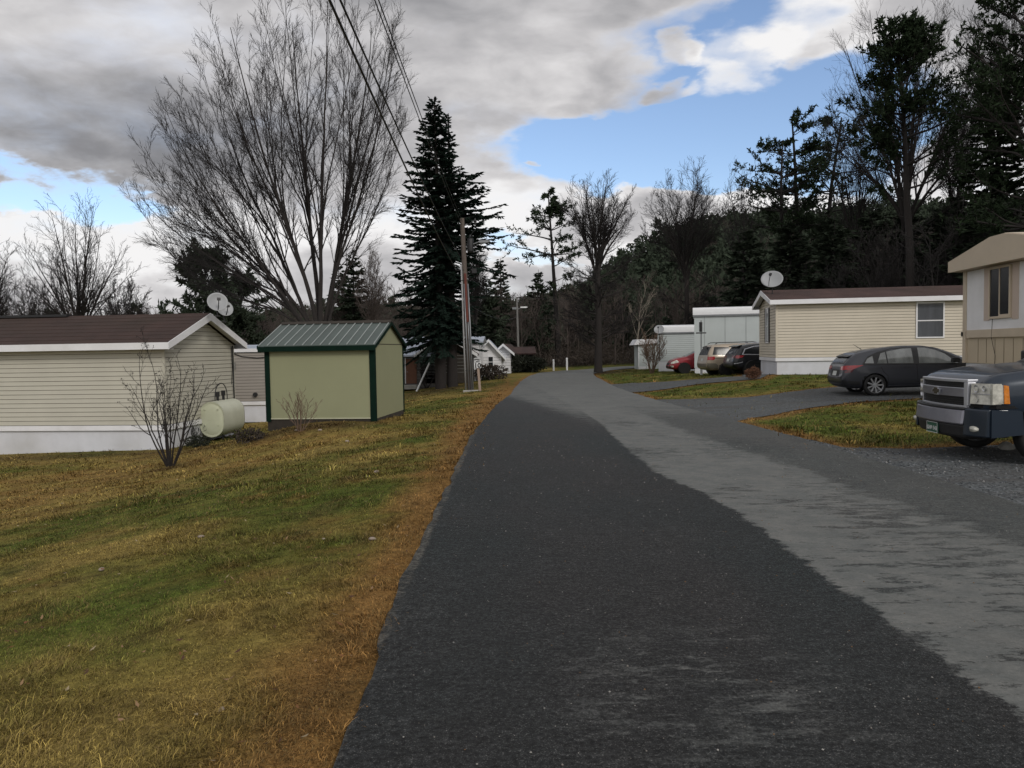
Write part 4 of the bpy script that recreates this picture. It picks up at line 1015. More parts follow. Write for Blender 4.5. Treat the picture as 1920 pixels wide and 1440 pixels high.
# fallen leaves as scattered stuff
n = 900; x = rsn.uniform(-9, -.8, n); y = 2.5 * (24 / 2.5) ** rsn.rand(n); z = T(x, y) + .035
th = rsn.uniform(0, 6.28, n); L_ = rsn.uniform(.008, .018, n)[:, None]; tl = rsn.uniform(-.5, .5, (n, 2))
u_ = np.column_stack([np.cos(th), np.sin(th), tl[:, 0]]); v_ = np.column_stack([-np.sin(th), np.cos(th), tl[:, 1]])
c = np.column_stack([x, y, z]); Vv = np.stack([c - u_ * L_ * 1.3, c - v_ * L_ * .6, c + u_ * L_ * 1.4 + [0, 0, .008], c + v_ * L_ * .6], 1).reshape(-1, 3)
cl = np.array([(.24, .15, .08), (.16, .075, .03), (.30, .24, .15), (.08, .04, .025)])[rsn.randint(0, 4, n)]
tag(np_obj('fallen_leaves', Vv, np.arange(4 * n).reshape(-1, 4), blade_m, col=np.repeat(cl, 4, 0)), 'scattered dry leaves on the left lawn', 'leaves', kind='stuff')

# loose stones along the gravel shoulder
n = 5200; y = 2.5 * (17 / 2.5) ** rsn.rand(n); x = 4.6 + np.abs(rsn.normal(0, 2.2, n)); ok = (x < .70 * y + .7) & inside(drive_a, x, y); x, y = x[ok], y[ok]; n = len(x); z = T(x, y) + .014
s_ = rsn.uniform(.005, .013, n) * np.clip(y / 7, 1, 1.6); o8 = np.array([(1, 0, 0), (0, 1, 0), (-1, 0, 0), (0, -1, 0), (0, 0, .8), (0, 0, -.5)])
Vv = (np.column_stack([x, y, z])[:, None] + o8[None] * s_[:, None, None] * rsn.uniform(.6, 1.4, (n, 6, 1))).reshape(-1, 3)
t8 = np.array([(0, 1, 4), (1, 2, 4), (2, 3, 4), (3, 0, 4), (1, 0, 5), (2, 1, 5), (3, 2, 5), (0, 3, 5)]); Fv = (np.arange(n)[:, None, None] * 6 + t8[None]).reshape(-1, 3)
cg = np.array([(.10, .11, .12), (.20, .21, .22), (.05, .055, .06), (.30, .30, .29)])[rsn.choice(4, n, p=[.4, .25, .28, .07])]
tag(np_obj('loose_gravel', Vv, Fv, blade_m, col=np.repeat(cg, 6, 0)), 'loose grey stones along the gravel shoulder', 'gravel', kind='stuff')

g_ = G(1888, 844); bm = bmesh.new(); bmesh.ops.create_icosphere(bm, subdivisions=2, radius=.085)
for v_ in bm.verts: v_.co = Vector((v_.co.x * 1.25, v_.co.y, v_.co.z * 1.0)) * (1 + rsn.uniform(-.2, .2))
me = bpy.data.meshes.new('stone'); bm.to_mesh(me); bm.free(); me.materials.append(M['concrete']); o = bpy.data.objects.new('stone', me); C.objects.link(o); o.location = (g_[0], g_[1], Tz(*g_) + .04); tag(o, 'grey rock on the gravel under the pickup truck between its front wheels', 'stone')

# pale grit scattered on the dark asphalt
n = 900; y = 2.5 * (14 / 2.5) ** rsn.rand(n); x = rsn.uniform(-.7, 4.6, n); ok = inside(road_poly, x, y); x, y = x[ok], y[ok]; n = len(x); z = T(x, y) + .0235
s_ = rsn.uniform(.0025, .0058, n) * np.clip(y / 6, 1, 1.7)
Vv = (np.column_stack([x, y, z])[:, None] + o8[None] * s_[:, None, None] * rsn.uniform(.6, 1.4, (n, 6, 1))).reshape(-1, 3); Fv = (np.arange(n)[:, None, None] * 6 + t8[None]).reshape(-1, 3)
cg = np.array([(.34, .33, .31), (.24, .22, .20), (.20, .12, .06)])[rsn.choice(3, n, p=[.4, .4, .2])]
tag(np_obj('road_grit', Vv, Fv, blade_m, col=np.repeat(cg, 6, 0)), 'tiny pale stones scattered on the asphalt', 'grit', kind='stuff')
# ------------------------------------------------------------------ bare trees
def nrm(a): return a / np.maximum(np.linalg.norm(a, axis=-1, keepdims=True), 1e-9)

def tubes(pts, rad, s):
    B, n, _ = pts.shape
    Tn = np.empty_like(pts); Tn[:, 1:-1] = pts[:, 2:] - pts[:, :-2]; Tn[:, 0] = pts[:, 1] - pts[:, 0]; Tn[:, -1] = pts[:, -1] - pts[:, -2]
    Tn = nrm(Tn); ref = np.array([.31, .17, .05]); ref = np.where(np.abs(Tn @ nrm(np.array([.31, .17, .05])))[..., None] > .95, np.array([0, 0, 1.]), ref)
    U = nrm(np.cross(Tn, ref)); W_ = np.cross(Tn, U)
    a = 2 * np.pi * np.arange(s) / s
    V = pts[:, :, None] + rad[:, :, None, None] * (U[:, :, None] * np.cos(a)[:, None] + W_[:, :, None] * np.sin(a)[:, None])
    V = V.reshape(-1, 3)
    b = (np.arange(B)[:, None] * n + np.arange(n - 1)[None])[..., None] * s; k = np.arange(s); k2 = (k + 1) % s
    F = np.stack([b + k, b + k2, b + s + k2, b + s + k], -1).reshape(-1, 4)
    return V, F

class Geo:
    def __init__(s): s.V = []; s.F = []; s.n = 0
    def add(s, V, F): s.V.append(V); s.F.append(F + s.n); s.n += len(V)
    def get(s): return np.concatenate(s.V), np.concatenate(s.F)

def grow(r, P0, D0, L0, R0, n, wander, up, taper=.45, grav=0):
    B = len(P0); pts = [P0]; d = nrm(D0); p = P0
    for i in range(n):
        d = nrm(d + r.normal(0, wander, (B, 3)) + np.array([0, 0, up]) - np.array([0, 0, grav]) * (i / n))
        p = p + d * (L0 / n)[:, None]; pts.append(p)
    pts = np.stack(pts, 1); rad = R0[:, None] * np.linspace(1, taper, n + 1)[None]
    return pts, rad

def kids(r, pts, rad, L, num, t0, ang, asd, lr, rr, rmin, tl=.6, t1=1.0, flat=0):
    B, n1, _ = pts.shape; n = n1 - 1
    idx = np.repeat(np.arange(B), num); m = len(idx)
    t = t0 + (t1 - t0) * ((np.tile(np.arange(num), B) + r.rand(m)) / num); f = t * n; i = np.minimum(f.astype(int), n - 1); f = f - i
    p = pts[idx, i] * (1 - f)[:, None] + pts[idx, i + 1] * f[:, None]; d = nrm(pts[idx, i + 1] - pts[idx, i])
    rv = r.normal(0, 1, (m, 3)); rv[:, 2] *= (1 - flat)
    side = nrm(np.cross(d, np.cross(rv, d)))
    a = np.radians(r.normal(ang, asd, m))[:, None]
    D = d * np.cos(a) + side * np.sin(a)
    Lc = L[idx] * lr * (1.12 - tl * t) * r.uniform(.65, 1.25, m)
    Rc = np.maximum(np.minimum((rad[idx, i] * (1 - f) + rad[idx, i + 1] * f) * rr * r.uniform(.7, 1.1, m), 99), rmin)
    return p, D, Lc, Rc

def tree_obj(name, label, loc, geo_tr, geo_cr, mt, mc=None, group=None, cat='tree'):
    t = thing(name, label, cat, loc, 0, group)
    np_obj('trunk', *geo_tr, mt, t, smooth=True)
    if geo_cr is not None: np_obj('crown', *geo_cr, mc or mt, t, smooth=False)
    return t

def bare(seed, h, lean=(0, 0), fork=.25, nl=9, spread=34, r0=.22, twig=.010, dens=1.0, trunk_up=True, asp=1.0, ln=.55, up=.05, lrr=.55):
    """single trunk with ascending limbs; returns trunk and crown geometry"""
    r = np.random.RandomState(seed); tr = Geo(); cr = Geo()
    P0 = np.array([[0, 0, -.4]]); D0 = np.array([[lean[0], lean[1], 1.]])
    pts, rad = grow(r, P0, D0, np.array([h * .86]), np.array([r0]), 14, .05, .03, .12)
    rad[:, 0] *= 1.45; rad[:, 1] *= 1.05
    tr.add(*tubes(pts, rad, 9))
    p, D, L_, R_ = kids(r, pts, rad, np.array([h]), int(nl * 2.2), fork, spread, 8, ln, lrr, twig * 2.5, .62)
    L_ = np.minimum(L_, h * .55) * asp
    pts, rad = grow(r, p, D, L_, R_, 8, .07, up, .22); tr.add(*tubes(pts, rad, 6))
    p, D, L2, R2 = kids(r, pts, rad, L_, int(8 * dens), .18, 30, 9, .50, .6, twig * 1.4, .6)
    pts, rad = grow(r, p, D, L2, R2, 5, .09, up, .35); cr.add(*tubes(pts, rad, 4))
    p, D, L3, R3 = kids(r, pts, rad, L2, int(6 * dens), .15, 33, 10, .5, .6, twig, .55)
    pts, rad = grow(r, p, D, L3, R3, 3, .11, up, .5); cr.add(*tubes(pts, rad, 3))
    p, D, L4, R4 = kids(r, pts, rad, L3, max(2, int(4 * dens)), .2, 35, 10, .55, .7, twig * .8, .5)
    pts, rad = grow(r, p, D, L4, R4, 2, .1, up, .6); cr.add(*tubes(pts, rad, 3))
    return tr.get(), cr.get()

def fan(seed, h, w, zf=.38, nm=7, nf=22, r0=.28, twig=.009, low=0, dens=1.0, lean=0., flat=1.0, k1=12, ang=26):
    """straight trunk opening at zf*h into ascending limbs that end on a rounded crown; optional low level boughs"""
    r = np.random.RandomState(seed); tr = Geo(); cr = Geo(); t = np.linspace(0, 1, 13)[:, None]
    zs = zf * h; trunk = np.stack([[0, 0, -.4], [0, 0, .5], [lean * zs * .5 + .04, .03, zs * .5], [lean * zs, 0, zs], [lean * zs * 1.1, 0, zs + .8]])[None].astype(float)
    tr.add(*tubes(trunk, np.array([[r0 * 1.5, r0 * 1.1, r0 * .85, r0 * .7, r0 * .3]]), 10))
    def target(k, n, inner):
        a = k * 2.399 + r.uniform(-.3, .3); u = (k + .5) / n; ph = (.12 + 1.25 * u ** .75) * flat; s_ = r.uniform(.86, 1.04) * (inner)
        return np.array([math.sin(ph) * math.cos(a) * w * s_ + lean * h, math.sin(ph) * math.sin(a) * w * s_, zs + (h - zs) * (.12 + .88 * max(0, math.cos(ph * .92))) * s_])
    allp = []; allr = []; LL = []
    for k in range(nm):
        e = target(k, nm, 1.0); s0 = np.array([lean * zs, 0, zs * r.uniform(.8, 1.02)]); L = np.linalg.norm(e - s0)
        b = (1-t)**3*s0 + 3*(1-t)**2*t*(s0 + np.array([e[0]*.12, e[1]*.12, L*.30])) + 3*(1-t)*t*t*(s0 + (e-s0)*.64) + t**3*e
        b = b + np.cumsum(r.normal(0, .010 * L / 3, (13, 3)), 0) * t; allp.append(b); allr.append(r0 * .46 * (1 - .9 * t[:, 0] ** .75)); LL.append(L)
    for k in range(nf):
        e = target(k, nf, r.uniform(.8, 1.0)); d = [np.linalg.norm(p[-1] - e) for p in allp[:nm]]; best = int(np.argsort(d)[k % 2]); pb = allp[best]; i = int(r.uniform(.1, .5) * 12); s0 = pb[i]; tg = pb[i+1] - pb[i]; tg = tg / np.linalg.norm(tg); L = np.linalg.norm(e - s0)
        b = (1-t)**3*s0 + 3*(1-t)**2*t*(s0 + tg*L*.3) + 3*(1-t)*t*t*(s0 + (e-s0)*.66) + t**3*e
        allp.append(b + np.cumsum(r.normal(0, .010 * L / 3, (13, 3)), 0) * t); allr.append(allr[best][i] * .68 * (1 - .86 * t[:, 0] ** .8)); LL.append(L)
    for k in range(low):
        a = r.uniform(0, 6.28); z = r.uniform(.22, 1.0) * zs; L = w * r.uniform(.45, .95); e = np.array([math.cos(a) * L, math.sin(a) * L, z + L * r.uniform(.1, .6)]); s0 = np.array([lean * z, 0, z])
        b = s0 + (e - s0) * t + np.array([0, 0, 1.]) * (.12 * L) * (t ** 2 - t * .3); allp.append(b + np.cumsum(r.normal(0, .04, (13, 3)), 0) * t); allr.append(r0 * .20 * (1 - .85 * t[:, 0])); LL.append(L)
    pts = np.stack(allp); rad = np.maximum(np.stack(allr), twig); LL = np.minimum(np.array(LL), h * .5); tr.add(*tubes(pts, rad, 6))
    p, D, L1, R1 = kids(r, pts, rad, LL, int(k1 * dens), .2, ang, 8, .34, .5, twig * 1.2, .55)
    q1, g1 = grow(r, p, D, L1, R1, 5, .045, .035, .35); cr.add(*tubes(q1, g1, 4))
    p, D, L2, R2 = kids(r, q1, g1, L1, int(6 * dens), .15, 30, 9, .48, .6, twig, .5)
    q2, g2 = grow(r, p, D, L2, R2, 3, .06, .03, .5); cr.add(*tubes(q2, g2, 3))
    p, D, L3, R3 = kids(r, q2, g2, L2, max(2, int(4 * dens)), .2, 32, 10, .52, .7, twig * .8, .4)
    q3, g3 = grow(r, p, D, L3, R3, 2, .07, .03, .6); cr.add(*tubes(q3, g3, 3))
    return tr.get(), cr.get()

def at_ground(px, Y):
    p = P(px, 700, Y); return Vector((p.x, Y, Tz(p.x, Y)))

# --- the great vase-shaped maple behind the shed
YM = 37.0
base = at_ground(606, YM)
def maple():
    r = np.random.RandomState(12); tr = Geo(); cr = Geo()
    def loc(px, py, dy=0): q = P(px, py, YM); return np.array([q.x - base.x, dy, q.z - base.z])
    t = np.linspace(0, 1, 17)[:, None]
    def bez(s0, c1, c2, e):
        b = (1-t)**3*s0 + 3*(1-t)**2*t*c1 + 3*(1-t)*t*t*c2 + t**3*e
        return b + np.cumsum(r.normal(0, .038, (17, 3)), 0) * np.minimum(1, t * 3) * (1 - t * .5)
    TH = [-80, -70, -60, -50, -40, -30, -20, -10, 0, 8, 14, 19, 23, 27, 32, 40]; RD = [285, 335, 372, 398, 425, 462, 505, 550, 572, 568, 540, 485, 405, 310, 235, 150]
    def tgt(th, f, dy):
        rr = float(np.interp(th, TH, RD)) * f; return loc(600 + rr * math.sin(math.radians(th)), 560 - rr * math.cos(math.radians(th)), dy)
    mains = [(-72, .090), (-60, .10), (-49, .11), (-38, .12), (-27, .13), (-17, .14), (-8, .15), (2, .15), (10, .14), (17, .11), (22, .08)]
    allp = []; allr = []; LL = []; TT = []
    def path(s0, tg, e, k0):
        L = np.linalg.norm(e - s0); side = abs(e[0]) / (np.linalg.norm(e) + 1e-6)
        return bez(s0, s0 + tg * L * k0, s0 + (e - s0) * .60 + np.array([e[0] * .10, 0, -L * (.02 + .05 * side)]), e), L
    for k, (th, r_) in enumerate(mains):
        dy = (-1) ** k * (.5 + 1.3 * r.rand()); e = tgt(th, .96, dy); a = k * 2.4
        s0 = np.array([math.cos(a) * .13 + math.sin(math.radians(th)) * .10, math.sin(a) * .13, 1.5 + 1.7 * r.rand()])
        tg = np.array([math.sin(math.radians(th)) * .42, dy * .03, 1.0]); b, L = path(s0, tg / np.linalg.norm(tg), e, .30)
        allp.append(b); allr.append(r_ * (1 - .90 * t[:, 0] ** .75)); LL.append(L); TT.append(th)
    nm = len(mains)
    # forks: each leaves the nearest stem and runs to its own point of the rounded crown
    n2_ = 74
    for k in range(n2_):
        th = -78 + 104 * (((k * .618034) % 1.0) ** .82); inner = k % 3 == 0; f = r.uniform(.58, .86) if inner else r.uniform(.92, 1.03)
        dmax = 4.8 * math.sqrt(max(0, 1 - (f * .9) ** 2)) + 1.4; dy = r.uniform(-1, 1) * (4.2 if inner else 2.6); e = tgt(th, f * (1 - .03 * abs(dy) / 3), dy)
        order = sorted(range(nm), key=lambda m: abs(TT[m] - th)); best = order[k % 2]; pb = allp[best]; t0 = r.uniform(.18, .62); i = int(t0 * 16); s0 = pb[i]; tg = pb[i+1] - pb[i]; tg = tg / np.linalg.norm(tg)
        b, L = path(s0, tg, e, .30); allp.append(b); allr.append(min(allr[best][i] * .62, .018 + .0058 * L) * (1 - .86 * t[:, 0] ** .8)); LL.append(L)
    pts = np.stack(allp); rad = np.maximum(np.stack(allr), .010); LL = np.array(LL)
    tr.add(*tubes(pts, rad, 8))
    for k in range(8):
        a = k / 8 * 6.28; o = np.array([math.cos(a) * .19, math.sin(a) * .17, 0])
        bp = np.stack([o * 2.0 + [0, 0, -.4], o * 1.3 + [0, 0, .5], o * 1.0 + [0, 0, 1.2], o * .85 + [0, 0, 2.4], o * .7 + [0, 0, 3.8]])[None]
        tr.add(*tubes(bp, np.array([[.24, .21, .19, .16, .07]]), 9))
    Lc_ = np.minimum(LL, 7.5)
    p, D, L1, R1 = kids(r, pts, rad, Lc_, 11, .28, 24, 7, .30, .55, .0090, .55, 1.0)
    pts1, rad1 = grow(r, p, D, L1, R1, 6, .030, .030, .3); cr.add(*tubes(pts1, rad1, 5))
    p, D, L2, R2 = kids(r, pts1, rad1, L1, 7, .15, 27, 8, .48, .6, .0068, .5)
    pts2, rad2 = grow(r, p, D, L2, R2, 3, .04, .03, .5); cr.add(*tubes(pts2, rad2, 4))
    p, D, L3, R3 = kids(r, pts2, rad2, L2, 5, .15, 34, 10, .52, .7, .0052, .4)
    pts3, rad3 = grow(r, p, D, L3, R3, 2, .06, .03, .6); cr.add(*tubes(pts3, rad3, 3))
    return tr.get(), cr.get()
a_, b_ = maple()
tree_obj('bare_maple_tree', 'huge vase shaped bare tree with many parallel limbs behind the olive shed', base, a_, b_, M['bark'], M['bark_dark'])

def put(name, label, px, Y, seed, toppy, mats=('bark_grey', 'bark_dark'), **kw):
    g_ = at_ground(px, Y); h = (P(px, toppy, Y).z - g_.z) * .87
    tr, cr = bare(seed, h, **kw); return tree_obj(name, label, g_, tr, cr, M[mats[0]], M[mats[1]])
def putf(label, px, Y, seed, toppy, w, mats=('bark', 'bark_dark'), **kw):
    g_ = at_ground(px, Y); h = (P(px, toppy, Y).z - g_.z) * .97
    tr, cr = fan(seed, h, w * Y / FPX, **kw); return tree_obj('bare_tree', label, g_, tr, cr, M[mats[0]], M[mats[1]])
putf('round crowned bare tree rising behind the cream home roof at left', 152, 62, 5, 362, 118, zf=.27, nm=9, nf=28, r0=.34, twig=.011, dens=.85, ang=32, flat=1.15)
putf('bare tree cut by the left edge of the picture', -35, 58, 8, 395, 82, zf=.25, nm=7, nf=24, r0=.30, twig=.011)
putf('tall narrow bare tree standing at the inner corner of the bend', 1122, 59.5, 21, 320, 90, zf=.54, nm=9, nf=24, r0=.30, twig=.0105, low=46, flat=.80, k1=11)
putf('bare tree with spreading top behind the tall pale grey home', 1288, 84, 31, 303, 98, zf=.45, nm=8, nf=26, r0=.32, twig=.015, low=14, ang=28)
putf('bare tree between the pine group and the tall dark pine', 1605, 70, 41, 150, 78, zf=.35, nm=7, nf=20, r0=.26, twig=.0105, low=8, flat=.85, dens=.8)
putf('very tall bare tree whose crown spreads behind the tall dark pine', 1695, 64, 44, -30, 175, zf=.36, nm=11, nf=44, r0=.40, twig=.010, low=8, ang=28, dens=.9)
putf('bare tree right of the tall dark pine', 1790, 68, 47, 150, 60, zf=.40, nm=7, nf=20, r0=.26, twig=.013, low=12, flat=.8)
putf('bare tree with crown over the far right pines', 1866, 60, 48, -30, 90, zf=.55, nm=7, nf=24, r0=.28, twig=.012, low=6)
putf('slim bare tree behind the tall utility pole', 893, 58, 51, 440, 30, zf=.30, nm=6, nf=14, r0=.13, twig=.010, flat=.6)
putf('small bare tree at the left of the pine group with a few curled leaves', 1400, 72, 53, 300, 50, zf=.45, nm=6, nf=14, r0=.18, twig=.012, lean=-.04, dens=.7, mats=('bark_dark', 'bark_dark'))
putf('thin bare tree between the great maple and the spruce', 704, 70, 57, 455, 34, zf=.35, nm=5, nf=12, r0=.15, twig=.012, mats=('bark_far', 'bark_far'))
putf('second thin bare tree left of the spruce', 655, 74, 58, 500, 30, zf=.35, nm=5, nf=12, r0=.15, twig=.012, mats=('bark_far', 'bark_far'))
putf('low dense bare thicket tree right of the round crowned tree', 232, 75, 59, 505, 66, zf=.10, nm=8, nf=26, r0=.16, twig=.016, mats=('bark_dark', 'bark_dark'))
putf('low bare thicket tree left of the round crowned tree', 62, 78, 61, 508, 76, zf=.10, nm=8, nf=26, r0=.16, twig=.016, mats=('bark_dark', 'bark_dark'))
# birch
g_ = at_ground(1192, 66); tr, cr = bare(71, P(1200, 525, 66).z - g_.z, fork=.35, nl=4, spread=26, r0=.11, twig=.010, dens=.55, ln=.45, lean=(.03, 0))
tree_obj('birch_tree', 'small white barked birch in the dark woods right of the bend tree', g_, tr, cr, M['birch'], M['birch'])

# ------------------------------------------------------------------ conifers
def cards(r, c, d, up, L, w):
    """flat needle sprays: centre c, direction d, length L, width w"""
    s = nrm(np.cross(d, up)) * w[:, None] * .5; e = c + d * L[:, None]; mid = c + d * L[:, None] * .45
    V = np.stack([c - s * .35, mid - s, e, mid + s], 1).reshape(-1, 3)
    return V, np.arange(len(V)).reshape(-1, 4)

def spruce(seed, h, rb, top=0.02, whorl=.30, per=7, bare_to=.05, droop=.25, card=.42, cw=.17, shape=.85, oneside=None, dense=1.0):
    r = np.random.RandomState(seed); tr = Geo(); cr = Geo()
    pts, rad = grow(r, np.array([[0, 0, -.3]]), np.array([[0, 0, 1.]]), np.array([h + .3]), np.array([h * .018 + .06]), 16, .006, .02, .08); tr.add(*tubes(pts, rad, 8))
    zs = np.arange(h * bare_to, h * .985, whorl); zz = np.repeat(zs, per); m = len(zz); zz = zz + r.uniform(-.30, .30, m) * min(1.5, whorl / .3)
    f = np.clip(1 - zz / h, 0.0, 1); L = (rb * f ** shape + .12) * r.uniform(.6, 1.12, m); az = r.uniform(0, 2 * np.pi, m)
    if oneside: L = L * oneside(az, f, r)
    el = np.radians(25 - 40 * f + r.normal(0, 11, m))
    D = np.column_stack([np.cos(az) * np.cos(el), np.sin(az) * np.cos(el), np.sin(el)])
    P0 = np.column_stack([np.zeros(m), np.zeros(m), zz])
    n = 6; pts = [P0]; d = D.copy(); p = P0
    for i in range(n):
        d = d.copy(); d[:, 2] += (-droop if i < 3 else droop * .9) * .35; d = nrm(d + r.normal(0, .03, d.shape)); p = p + d * (L / n)[:, None]; pts.append(p)
    pts = np.stack(pts, 1); rad = np.linspace(1, .2, n + 1)[None] * (.008 + .010 * L)[:, None]; tr.add(*tubes(pts, rad, 3))
    per_m = 15 * dense; num = np.maximum(3, (L * per_m)).astype(int); idx = np.repeat(np.arange(m), num); q = len(idx)
    t = r.rand(q) ** .8 * .97 + .03; i = np.minimum((t * n).astype(int), n - 1); fr = t * n - i
    c = pts[idx, i] * (1 - fr)[:, None] + pts[idx, i + 1] * fr[:, None]; dd = nrm(pts[idx, i + 1] - pts[idx, i])
    sd = np.cross(dd, [0, 0, 1.]); sd = nrm(sd) * np.where(r.rand(q) < .5, 1, -1)[:, None]
    a = np.radians(r.uniform(10, 65, q))[:, None]; kd = nrm(dd * np.cos(a) + sd * np.sin(a) + np.column_stack([np.zeros(q), np.zeros(q), r.uniform(-.45, .10, q)]))
    Lc = card * r.uniform(.5, 1.2, q) * (.55 + .45 * np.minimum(L[idx] / 1.5, 1)); up = nrm(r.normal(0, .5, (q, 3)) + [0, 0, 1])
    cr.add(*cards(r, c, kd, up, Lc, cw * r.uniform(.6, 1.2, q)))
    up2 = nrm(np.cross(kd, up)); cr.add(*cards(r, c, kd, up2, Lc * .8, cw * .7 * r.uniform(.6, 1.2, q)))
    return tr, cr

def pine(seed, h, crown_w, z0=.35, nlimb=40, tuft=.34, dense=1.0, flat=.0, top_round=.7, tufts=9, trunk_r=None, lean=(0, 0), lsize=1.0, layered=False, bias=None):
    r = np.random.RandomState(seed); tr = Geo(); cr = Geo()
    pts0, rad0 = grow(r, np.array([[0, 0, -.3]]), np.array([[lean[0], lean[1], 1.]]), np.array([h]), np.array([trunk_r or h * .016 + .05]), 14, .02, .02, .15); tr.add(*tubes(pts0, rad0, 8))
    t = z0 + (1 - z0) * np.sort(r.rand(nlimb)) ** .85
    if layered: t = z0 + (1 - z0) * (np.floor((t - z0) / (1 - z0) * 8) / 8 + r.uniform(0, .035, nlimb))
    t = np.clip(t, 0, .97); t[-4:] = [.93, .95, .965, .975]
    f = t * 14; i = np.minimum(f.astype(int), 13); f = f - i
    P0 = pts0[0, i] * (1 - f)[:, None] + pts0[0, i + 1] * f[:, None]
    u = (t - z0) / (1 - z0); env = np.minimum(1, (1 - u) ** top_round * 1.25 + .22) * np.minimum(1, .55 + u * 2.2)
    L = crown_w * env * r.uniform(.45, 1.15, nlimb); az = r.uniform(0, 2 * np.pi, nlimb)
    if bias is not None: L = L * (1 + bias * np.cos(az))
    el = np.radians(r.normal(8 + 38 * u, 9, nlimb) * (1 - flat))
    D = np.column_stack([np.cos(az) * np.cos(el), np.sin(az) * np.cos(el), np.sin(el)])
    R0 = .018 + .016 * L
    pts, rad = grow(r, P0, D, L, R0, 7, .09, .02, .2); tr.add(*tubes(pts, rad, 4))
    p, D2, L2, R2 = kids(r, pts, rad, L, int(9 * dense), .30, 42, 14, .36, .5, .008, .45, flat=.6)
    pts, rad = grow(r, p, D2, L2, R2, 3, .08, .07, .4); tr.add(*tubes(pts, rad, 3))
    B = len(pts); k = int(tufts * 1.7); idx = np.repeat(np.arange(B), k); q = len(idx); s = r.uniform(.35, 1, q); fi = s * 3; ii = np.minimum(fi.astype(int), 2); fi = fi - ii
    c = pts[idx, ii] * (1 - fi)[:, None] + pts[idx, ii + 1] * fi[:, None] + r.normal(0, .03, (q, 3)); dd = nrm(pts[idx, 3] - pts[idx, 1])
    kd = nrm(dd * .6 + r.normal(0, .75, (q, 3)) + [0, 0, .25]); up = nrm(r.normal(0, 1, (q, 3)))
    cr.add(*cards(r, c, kd, up, tuft * .85 * r.uniform(.5, 1.2, q), np.full(q, tuft * .26 * lsize)))
    return tr, cr

def put_con(name, label, px, Y, g, mt='bark_dark', mc='needle_pine', group=None):
    tr, cr = g; return tree_obj(name, label, at_ground(px, Y), tr.get(), cr.get(), M[mt], M[mc], group)
def hgt(px, py, Y): return P(px, py, Y).z - at_ground(px, Y).z

# double-topped spruce behind the pole; long open boughs on its right side
YS = 46.0
def one(az, f, r): return np.where(np.cos(az) > .25, np.where((f > .26) & (f < .52), 1.9, .80) * r.uniform(.6, 1.15, len(az)), 1.0)
hS = hgt(815, 186, YS)
t1, c1 = spruce(3, hS, 3.7, shape=.66, per=10, whorl=.25, bare_to=.17, card=.38, cw=.13, dense=1.7, oneside=one)
t2, c2 = spruce(4, hS * .955, 2.7, shape=.75, per=7, whorl=.30, bare_to=.18, card=.38, cw=.13, dense=1.6, oneside=one)
for G_, (dx, dy) in ((t2, (.70, .2)), (c2, (.70, .2))):
    for v_ in G_.V: v_[:, 0] += dx; v_[:, 1] += dy
t1.add(*t2.get()); c1.add(*c2.get())
put_con('spruce_tree', 'tall dark double topped spruce behind the tall utility pole', 826, YS, (t1, c1), 'bark', 'needle_spruce')

put_con('pine_tree', 'flat layered pine left of the bend tree with open lower crown', 1046, 90, pine(11, hgt(1045, 355, 90), 4.6, z0=.42, nlimb=34, tuft=.50, dense=1.1, flat=.6, layered=True, tufts=12, lean=(-.0, 0), bias=-.2), mc='needle_pine')
for k, (px, py, w_, y_) in enumerate(((1468, 262, 4.6, 78), (1500, 212, 4.0, 80), (1545, 222, 4.8, 83))):
    put_con('pine_tree', ('leftmost pine of the trio above the beige home', 'middle and tallest pine of the trio above the beige home', 'rightmost pine of the trio above the beige home')[k], px, y_, pine(20 + k, hgt(px, py, y_), w_, z0=.34, nlimb=52, tuft=.50, dense=1.05, flat=.55, layered=True, tufts=9, top_round=.45), group='pine trio above the beige home')
YP = 52
tr_, cr_2 = pine(33, hgt(1705, 55, YP), 4.1, z0=.50, nlimb=70, tuft=.44, dense=1.2, tufts=14, top_round=.55, trunk_r=.36, bias=.1)
put_con('pine_tree', 'tallest dense dark pine with a long bare trunk above the beige home', 1706, YP, (tr_, cr_2), 'bark', 'needle_pine')
put_con('pine_tree', 'huge dark pine filling the upper right corner', 1935, 44, pine(35, hgt(1935, -60, 44), 4.6, z0=.25, nlimb=86, tuft=.42, dense=1.3, tufts=15, top_round=.5, bias=-.1), 'bark', 'needle_pine')
put_con('pine_tree', 'dark hemlock behind the corner pine above the tan home', 1862, 58, spruce(37, hgt(1862, 150, 58), 5.0, per=8, whorl=.34, bare_to=.12, card=.6, cw=.22, shape=.6), 'bark', 'needle_pine')
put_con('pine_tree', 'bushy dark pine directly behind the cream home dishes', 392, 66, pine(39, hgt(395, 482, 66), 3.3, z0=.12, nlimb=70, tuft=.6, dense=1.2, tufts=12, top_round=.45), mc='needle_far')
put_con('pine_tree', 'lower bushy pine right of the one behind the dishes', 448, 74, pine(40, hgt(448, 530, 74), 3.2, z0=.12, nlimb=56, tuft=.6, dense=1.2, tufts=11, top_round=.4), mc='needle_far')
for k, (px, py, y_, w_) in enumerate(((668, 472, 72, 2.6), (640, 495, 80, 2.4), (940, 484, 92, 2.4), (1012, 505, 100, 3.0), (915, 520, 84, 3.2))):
    put_con('conifer_tree', ('pointed conifer between the great maple and the spruce', 'lower pointed conifer just right of the maple trunk', 'pointed green conifer between the two utility poles', 'dark conifer right of the distant utility pole', 'broad green conifer right of the spruce')[k], px, y_, spruce(50 + k, hgt(px, py, y_), w_, per=7, whorl=.4, card=.7, cw=.28, shape=.7, dense=.8), mc='needle_far')
